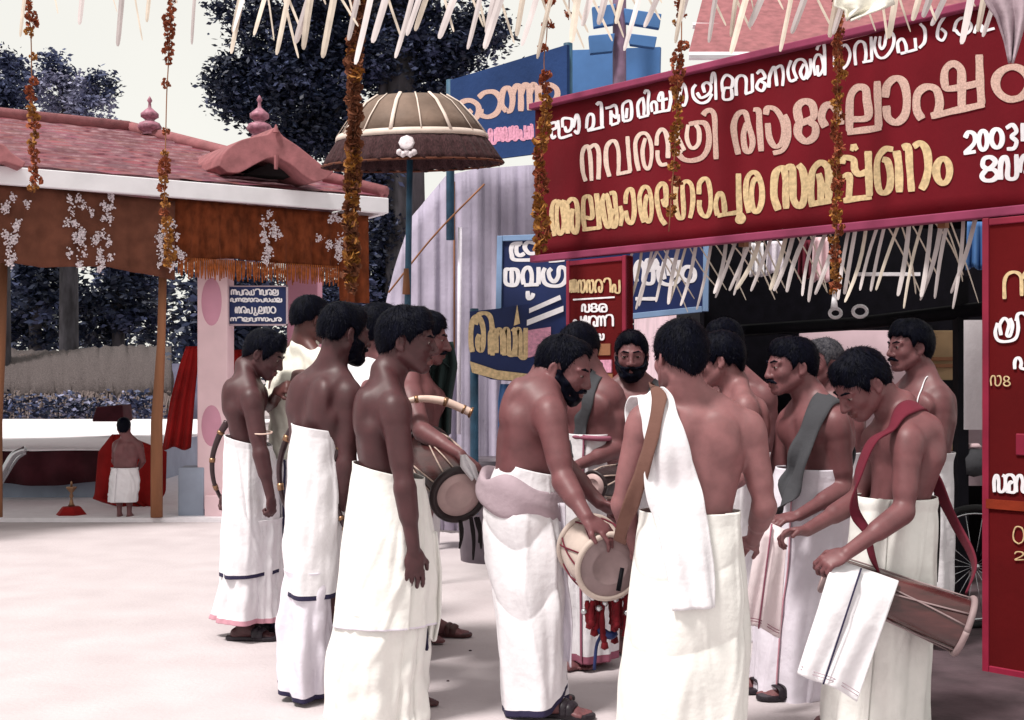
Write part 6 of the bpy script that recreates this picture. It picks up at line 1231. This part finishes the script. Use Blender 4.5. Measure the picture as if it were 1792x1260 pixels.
# N grey haired, J dark haired ones deep in the circle
d = 6.6
JN = dict(sc=1.0, girth=1.0, pel=P(1455, 850, d), che=P(1455, 745, d), nk=P(1452, 682, d), head=Head(P(1440, 634, d), (-.9, -.35), math.radians(6), 0, 1.0), pf=nrm(V3(-.8, -.6)), cf=nrm(V3(-.8, -.6)), shL=P(1500, 715, d - .05), shR=P(1410, 712, d + .05), anL=V3(*P(1455, 0, d)[:2], .066), anR=V3(*P(1435, 0, d)[:2], .066))
rn, on_ = person('grey haired man almost hidden behind the moustached drummer', d, JN, 'skin_red', dict(t=.010, seed=22, m='hair_grey', hl=.014), dict(full=False, mous=True, m='hair_grey'), h=.007)
wrap_cloth('dhoti', [(790, 1405, 1505), (950, 1405, 1505), (1060, 1405, 1505)], d, .17, rn, [M['dhoti_white'], M['maroon_trim']], 98, .014, 4.0)
d = 5.65
JJ = dict(sc=1.0, girth=1.02, pel=P(1285, 850, d), che=P(1290, 755, d), nk=P(1285, 682, d), head=Head(P(1258, 630, d), (-.93, .25), math.radians(10), 0, 1.0), pf=nrm(V3(-.9, -.2)), cf=nrm(V3(-.9, -.1)),
          shL=P(1305, 712, d - .17), elL=P(1320, 810, d - .2), wrL=P(1260, 870, d - .3), shR=P(1270, 705, d + .18), elR=P(1240, 800, d + .2), anL=V3(*P(1285, 0, d)[:2], .066), anR=V3(*P(1270, 0, d + .1)[:2], .066))
rj, oj = person('man in profile just past the shoulder of the broad bare-backed man', d, JJ, 'skin_light', dict(t=.014, seed=23), dict(full=False, mous=True), h=.006)
wrap_cloth('dhoti', [(800, 1238, 1338), (950, 1238, 1335), (1110, 1238, 1330)], d, .17, rj, [M['dhoti_white'], M['maroon_trim']], 99, .014, 4.0)
d = 6.5
JJ1 = dict(sc=1.0, girth=1.0, pel=P(1290, 840, d), che=P(1290, 735, d), nk=P(1286, 660, d), head=Head(P(1265, 602, d), (-.75, -.66), math.radians(8), 0, 1.0), pf=nrm(V3(-.7, -.7)), cf=nrm(V3(-.7, -.7)), shL=P(1340, 690, d - .05), elL=P(1350, 790, d), shR=P(1245, 688, d + .05), anL=V3(*P(1290, 0, d)[:2], .066), anR=V3(*P(1270, 0, d)[:2], .066))
rj1, oj1 = person('dark haired man at the back of the circle under the black stall beam', d, JJ1, 'skin_red', dict(t=.018, seed=24, hl=.006), dict(full=False, mous=True), h=.007)
wrap_cloth('dhoti', [(790, 1240, 1345), (950, 1240, 1345), (1060, 1240, 1345)], d, .17, rj1, [M['dhoti_white'], M['maroon_trim']], 100, .014, 4.0)
# child in the pavilion, seen from behind
d = 11.85
ch = dict(sc=.62, girth=1.06, pel=P(217, 842, d), che=P(222, 792, d), nk=P(224, 766, d), head=Head(P(217, 748, d), (-.2, 1), 0, 0, .74), pf=nrm(V3(-.1, 1)), cf=nrm(V3(-.1, 1)), hsc=.8,
          shL=P(204, 778, d), elL=P(200, 806, d + .05), wrL=P(208, 822, d + .12), shR=P(243, 778, d), elR=P(250, 806, d + .04), wrR=P(240, 824, d + .12), anL=V3(*P(209, 0, d)[:2], .04), anR=V3(*P(226, 0, d)[:2], .04), ffL=V3(-.1, 1, 0), ffR=V3(.1, 1, 0))
rch, och = person('small bare-backed child in a white loincloth standing by the red cloth', d, ch, 'skin_red', dict(t=.014, seed=25, strands=400), h=.006)
wrap_cloth('loincloth', [(818, 198, 240), (840, 194, 244), (878, 192, 240)], d, .10, rch, [M['dhoti_white'], M['dhoti_lav']], 101, .008, 4.0, nv=50, nu=90)
# ------------------------------------------------------------------ instruments and cloths in hands
def horn(label, pts, d, radii, m, seed=0):
    root = empty('curved_horn', label, 'horn', P(pts[-1][0], pts[-1][1], d)); sp = spline([P(x, y, d + (dd[0] if dd else 0)) for x, y, *dd in pts], 44); r_ = np.interp(np.linspace(0, 1, 44), np.linspace(0, 1, len(radii)), radii)
    b = MB(); b.tube(sp, r_, 14); b.build('tube', M[m], root, True)
    b = MB()
    for k in (8, 22, 34): b.tube(sp[k:k + 3], r_[k] + .003, 14)
    t = nrm(sp[-1] - sp[-2]); b.lathe([(r_[-1] * .8, -.01), (r_[-1] + .006, -.004), (r_[-1] + .008, .004), (r_[-1] * .7, .006)], sp[-1], t, 16); b.build('ring', M['brass'], root, True)
G_ = 'curved horns of the players'
horn('dark curved horn held behind the youth with bowed head', [(398, 738), (384, 762), (372, 800), (374, 842), (390, 880, .1)], 6.70, [.020, .017, .014, .012, .010], 'horn_dark')
horn('dark curved horn hanging behind the bearded bare-backed man', [(522, 736), (503, 765), (489, 815), (494, 868), (510, 905), (514, 925)], 5.75, [.020, .016, .014, .012, .010, .006], 'horn_dark')
horn('greyish brown curved horn behind the nearest young man', [(614, 762), (596, 782), (580, 822), (583, 865), (596, 905), (604, 925)], 5.22, [.016, .015, .014, .013, .012, .008], 'horn_dark')
horn('cream curved horn raised past the nearest young man', [(700, 706), (735, 698), (775, 702), (806, 714), (824, 722)], 5.5, [.012, .016, .019, .019, .019], 'horn_cream')
def barrel(name, label, a, c, ra, rc, bulge, mshell, mhead, mrim, open_end=None, rim_w=.02, lace=14, lacem='rope'):
    a, c = np.asarray(a), np.asarray(c); ax = nrm(c - a); L = np.linalg.norm(c - a); root = empty(name, label, 'drum', (a + c) / 2)
    b = MB(); b.lathe([(ra + (rc - ra) * t + bulge * math.sin(t * math.pi), L * t) for t in np.linspace(0.01, .99, 22)], a, ax, 44); b.build('shell', M[mshell], root, True)
    for o, s_, r_ in ((a, -1, ra), (c, 1, rc)):
        h_ = MB(); h_.lathe([(0, .004), (r_ * .55, .004), (r_ * .57, .007), (r_ * .62, .005), (r_ * .97, .002), (r_ * 1.01, -.01)], o, ax * s_, 44); h_.build('drumhead', M[mhead], root, True)
        q = MB(); ref = nrm(np.cross(ax, (0, 0, 1))); e2 = np.cross(ax, ref); q.tube([o + ax * s_ * -.004 + (r_ + .006) * (ref * math.cos(t) + e2 * math.sin(t)) for t in np.linspace(0, 2 * math.pi, 49)], rim_w, 10); q.build('rim', M[mrim], root, True)
    if lace:
        q = MB(); ref = nrm(np.cross(ax, (0, 0, 1))); e2 = np.cross(ax, ref)
        for k in range(lace):
            pts = []
            for t in np.linspace(.03, .97, 9):
                an = (k + t * (1 if k % 2 else -1) * .8) * 2 * math.pi / lace; r_ = ra + (rc - ra) * t + bulge * math.sin(t * math.pi) + .005; pts.append(a + ax * L * t + r_ * (ref * math.cos(an) + e2 * math.sin(an)))
            q.tube(pts, .0035, 5)
        q.build('lacing', M[lacem], root, True)
    return root
# F's drum: face to us
df = barrel('barrel_drum', 'black rimmed barrel drum facing us beside the bending man', P(803, 866, 5.28), P(745, 790, 5.72), .108, .105, .03, 'drum_wood', 'drum_skin', 'drum_dark', rim_w=.018)
b = MB()
for (x0, y0, x1, y1) in ((832, 905, 842, 960), (824, 905, 828, 980), (836, 905, 838, 950), (806, 912, 804, 960)): b.tube(spline([P(x0, y0, 5.3), P((x0 + x1) / 2 + 3, (y0 + y1) / 2, 5.3), P(x1, y1, 5.3)], 8), [.008, .009, .010, .009, .008, .007, .006, .004], 6)
b.build('black_ribbon', M['umb_in'], df, True)
drape('hand_cloth', [(796, 806, 816), (815, 806, 832), (838, 826, 838)], 5.22, M['dhoti_white'], 'white cloth tucked under the hand on the black rimmed drum', 'cloth', n=10, amp=.01, fr=2)
# G's drum
gd_ = barrel('barrel_drum', 'pale drum with a tilted round head held by the bending man', P(1067, 992, 4.70), P(1030, 955, 4.93), .122, .118, .012, 'drum_pale', 'drum_head_grey', 'drum_pale', rim_w=.012, lacem='strap_maroon')
b = MB(); rr = random.Random(8)
for k in range(16):
    x = 1030 + k * 5.2 + rr.uniform(-4, 4); y0 = 1040 + rr.uniform(-10, 12); y1 = y0 + rr.uniform(35, 90); x1 = x + rr.uniform(-6, 8); dd = 4.82 + rr.uniform(-.06, .06)
    b.tube(spline([P(x, y0, dd), P((x + x1) / 2 + rr.uniform(-4, 4), (y0 + y1) / 2, dd), P(x1, y1, dd)], 7), [.008, .011, .009, .013, .011, .014, .008], 7)
    b.lathe([(0, .02), (.012, .01), (.016, -.012), (0, -.02)], P(x1, y1, dd), n=8)
b.build('red_tassels', M['tassel_red'], gd_, True)
b = MB()
for k in range(9): b.lathe([(0, .012), (.012, .006), (.013, -.005), (.004, -.014), (0, -.014)], P(1022 + k * 9 + rr.uniform(-3, 3), 1048 + rr.uniform(-8, 34), 4.76), n=9)
b.build('bells', M['steel'], gd_, True)
b = MB(); b.tube(spline([P(1046, 1098, 4.8), P(1052, 1110, 4.8), P(1044, 1130, 4.8), P(1040, 1172, 4.8)], 14), .007, 6); b.tube(spline([P(1046, 1100, 4.8), P(1066, 1112, 4.78), P(1076, 1108, 4.8)], 10), .016, 6); b.build('blue_ribbon', M['blue_board'], gd_, True)
b = MB(); b.tube([P(1082, 1034, 4.58), P(1089, 994, 4.60)], [.009, .008], 8); tag(b.build('drumstick', M['black'], smooth=True), 'short black drumstick held against the tilted round drum head', 'drumstick')
# small dark drum in the circle between G and I
barrel('barrel_drum', 'small dark drum in the shade between the bending man and the brown strap', P(1038, 850, 5.45), P(1085, 838, 5.65), .055, .06, .01, 'drum_dark', 'drum_skin', 'drum_dark', rim_w=.008, lace=8)
# L's drum
ld = barrel('barrel_drum', 'long reddish wooden drum slung under the bowing young man', P(1446, 1000, 4.62), P(1688, 1096, 4.50), .066, .100, .0, 'drum_wood', 'drum_skin', 'drum_head_grey', rim_w=.012, lace=8, lacem='drum_head_grey')
a0, c0 = P(1446, 1000, 4.62), P(1688, 1096, 4.50)
snap_band('strap', [P(1560, 1040, 4.52), P(1500, 930, d * 0 + 4.62), P(1496, 860, 4.56), P(1516, 790, 4.58), P(1552, 735, 4.62), P(1590, 718, 4.70), P(1618, 740, 4.85), P(1634, 830, 4.92), P(1668, 910, 4.80), P(1706, 985, 4.68), P(1690, 1040, 4.62)], [.03, .04, .05, .06, .065, .07, .065, .06, .055, .05, .03], bvh_of(ol), ld, M['strap_maroon'], off=.012, n=110, limit=.075, solid=.008)
snap_band('dark_strap', [P(1640, 850, 4.98), P(1640, 940, 4.96), P(1636, 1020, 4.86)], .03, bvh_of(ol), ld, M['umb_in'], limit=.01)
# towels
def towel(label, quad, d0, d1, th, seed, line=None, m='dhoti_white'):
    root = empty('towel', label, 'towel', P(quad[0][0], quad[0][1], d0)); tl_, tr_, br_, bl_ = [np.array(q, float) for q in quad]
    def patch(u0, u1, dz, name, mt):
        b = MB(); G = []
        for v in np.linspace(0, 1, 46):
            row = []
            for u in np.linspace(u0, u1, 24):
                p = (tl_ + (tr_ - tl_) * u) * (1 - v) + (bl_ + (br_ - bl_) * u) * v; dd = d0 + (d1 - d0) * min(1, v * 2.5) + dz + .022 * math.sin(u * 4 + seed + v) * (.3 + .7 * v) + .012 * math.sin(u * 13 + v * 2.5 + seed) * (.2 + v) + .05 * max(0, .12 - v) / .12
                row.append(P(p[0], p[1] + 3 * math.sin(u * 6 + seed) * v, dd))
            G.append(row)
        b.grid(G); return b.build(name, M[mt], root, True, solid=th)
    patch(0, .42, -.012, 'front_fold', m); patch(.36, 1, .008, 'back_fold', m)
    b = MB()
    for vv in (.93, .955):
        hp = []
        for u in np.linspace(.02, .98, 14):
            p = (tl_ + (tr_ - tl_) * u) * (1 - vv) + (bl_ + (br_ - bl_) * u) * vv; hp.append(P(p[0], p[1] + 3 * math.sin(u * 6 + seed) * vv, d0 + (d1 - d0) - (.020 if u < .40 else .0) + .022 * math.sin(u * 4 + seed + vv) * (.3 + .7 * vv) + .010 * math.sin(u * 11 + vv * 5 + seed) * vv - th * .5 - .001))
        b.tube(hp, .0016, 5)
    b.build('hem_line', M['sash' if line is None else line], root, True); b = MB(); ed_ = []
    for v in np.linspace(0, 1, 40):
        p = (tl_ + (tr_ - tl_) * .43) * (1 - v) + (bl_ + (br_ - bl_) * .43) * v; ed_.append(P(p[0], p[1], d0 + (d1 - d0) * min(1, v * 2.5) - .016 + .05 * max(0, .12 - v) / .12 + .022 * math.sin(.43 * 4 + seed + v) * (.3 + .7 * v) - .008))
    b.tube(ed_, .0035, 6); b.build('woven_line', M[line or 'navy_trim'], root, True); return root
towel('folded cream white towel with a dark line hung over the long wooden drum', [(1458, 978), (1572, 1018), (1500, 1226), (1396, 1176)], 4.44, 4.40, .012, 1)
towel('pinkish white towel dangling from the hands of two drummers', [(1330, 908), (1378, 930), (1364, 1114), (1300, 1090)], 4.98, 4.98, .010, 2, 'maroon_trim', 'dhoti_pink')
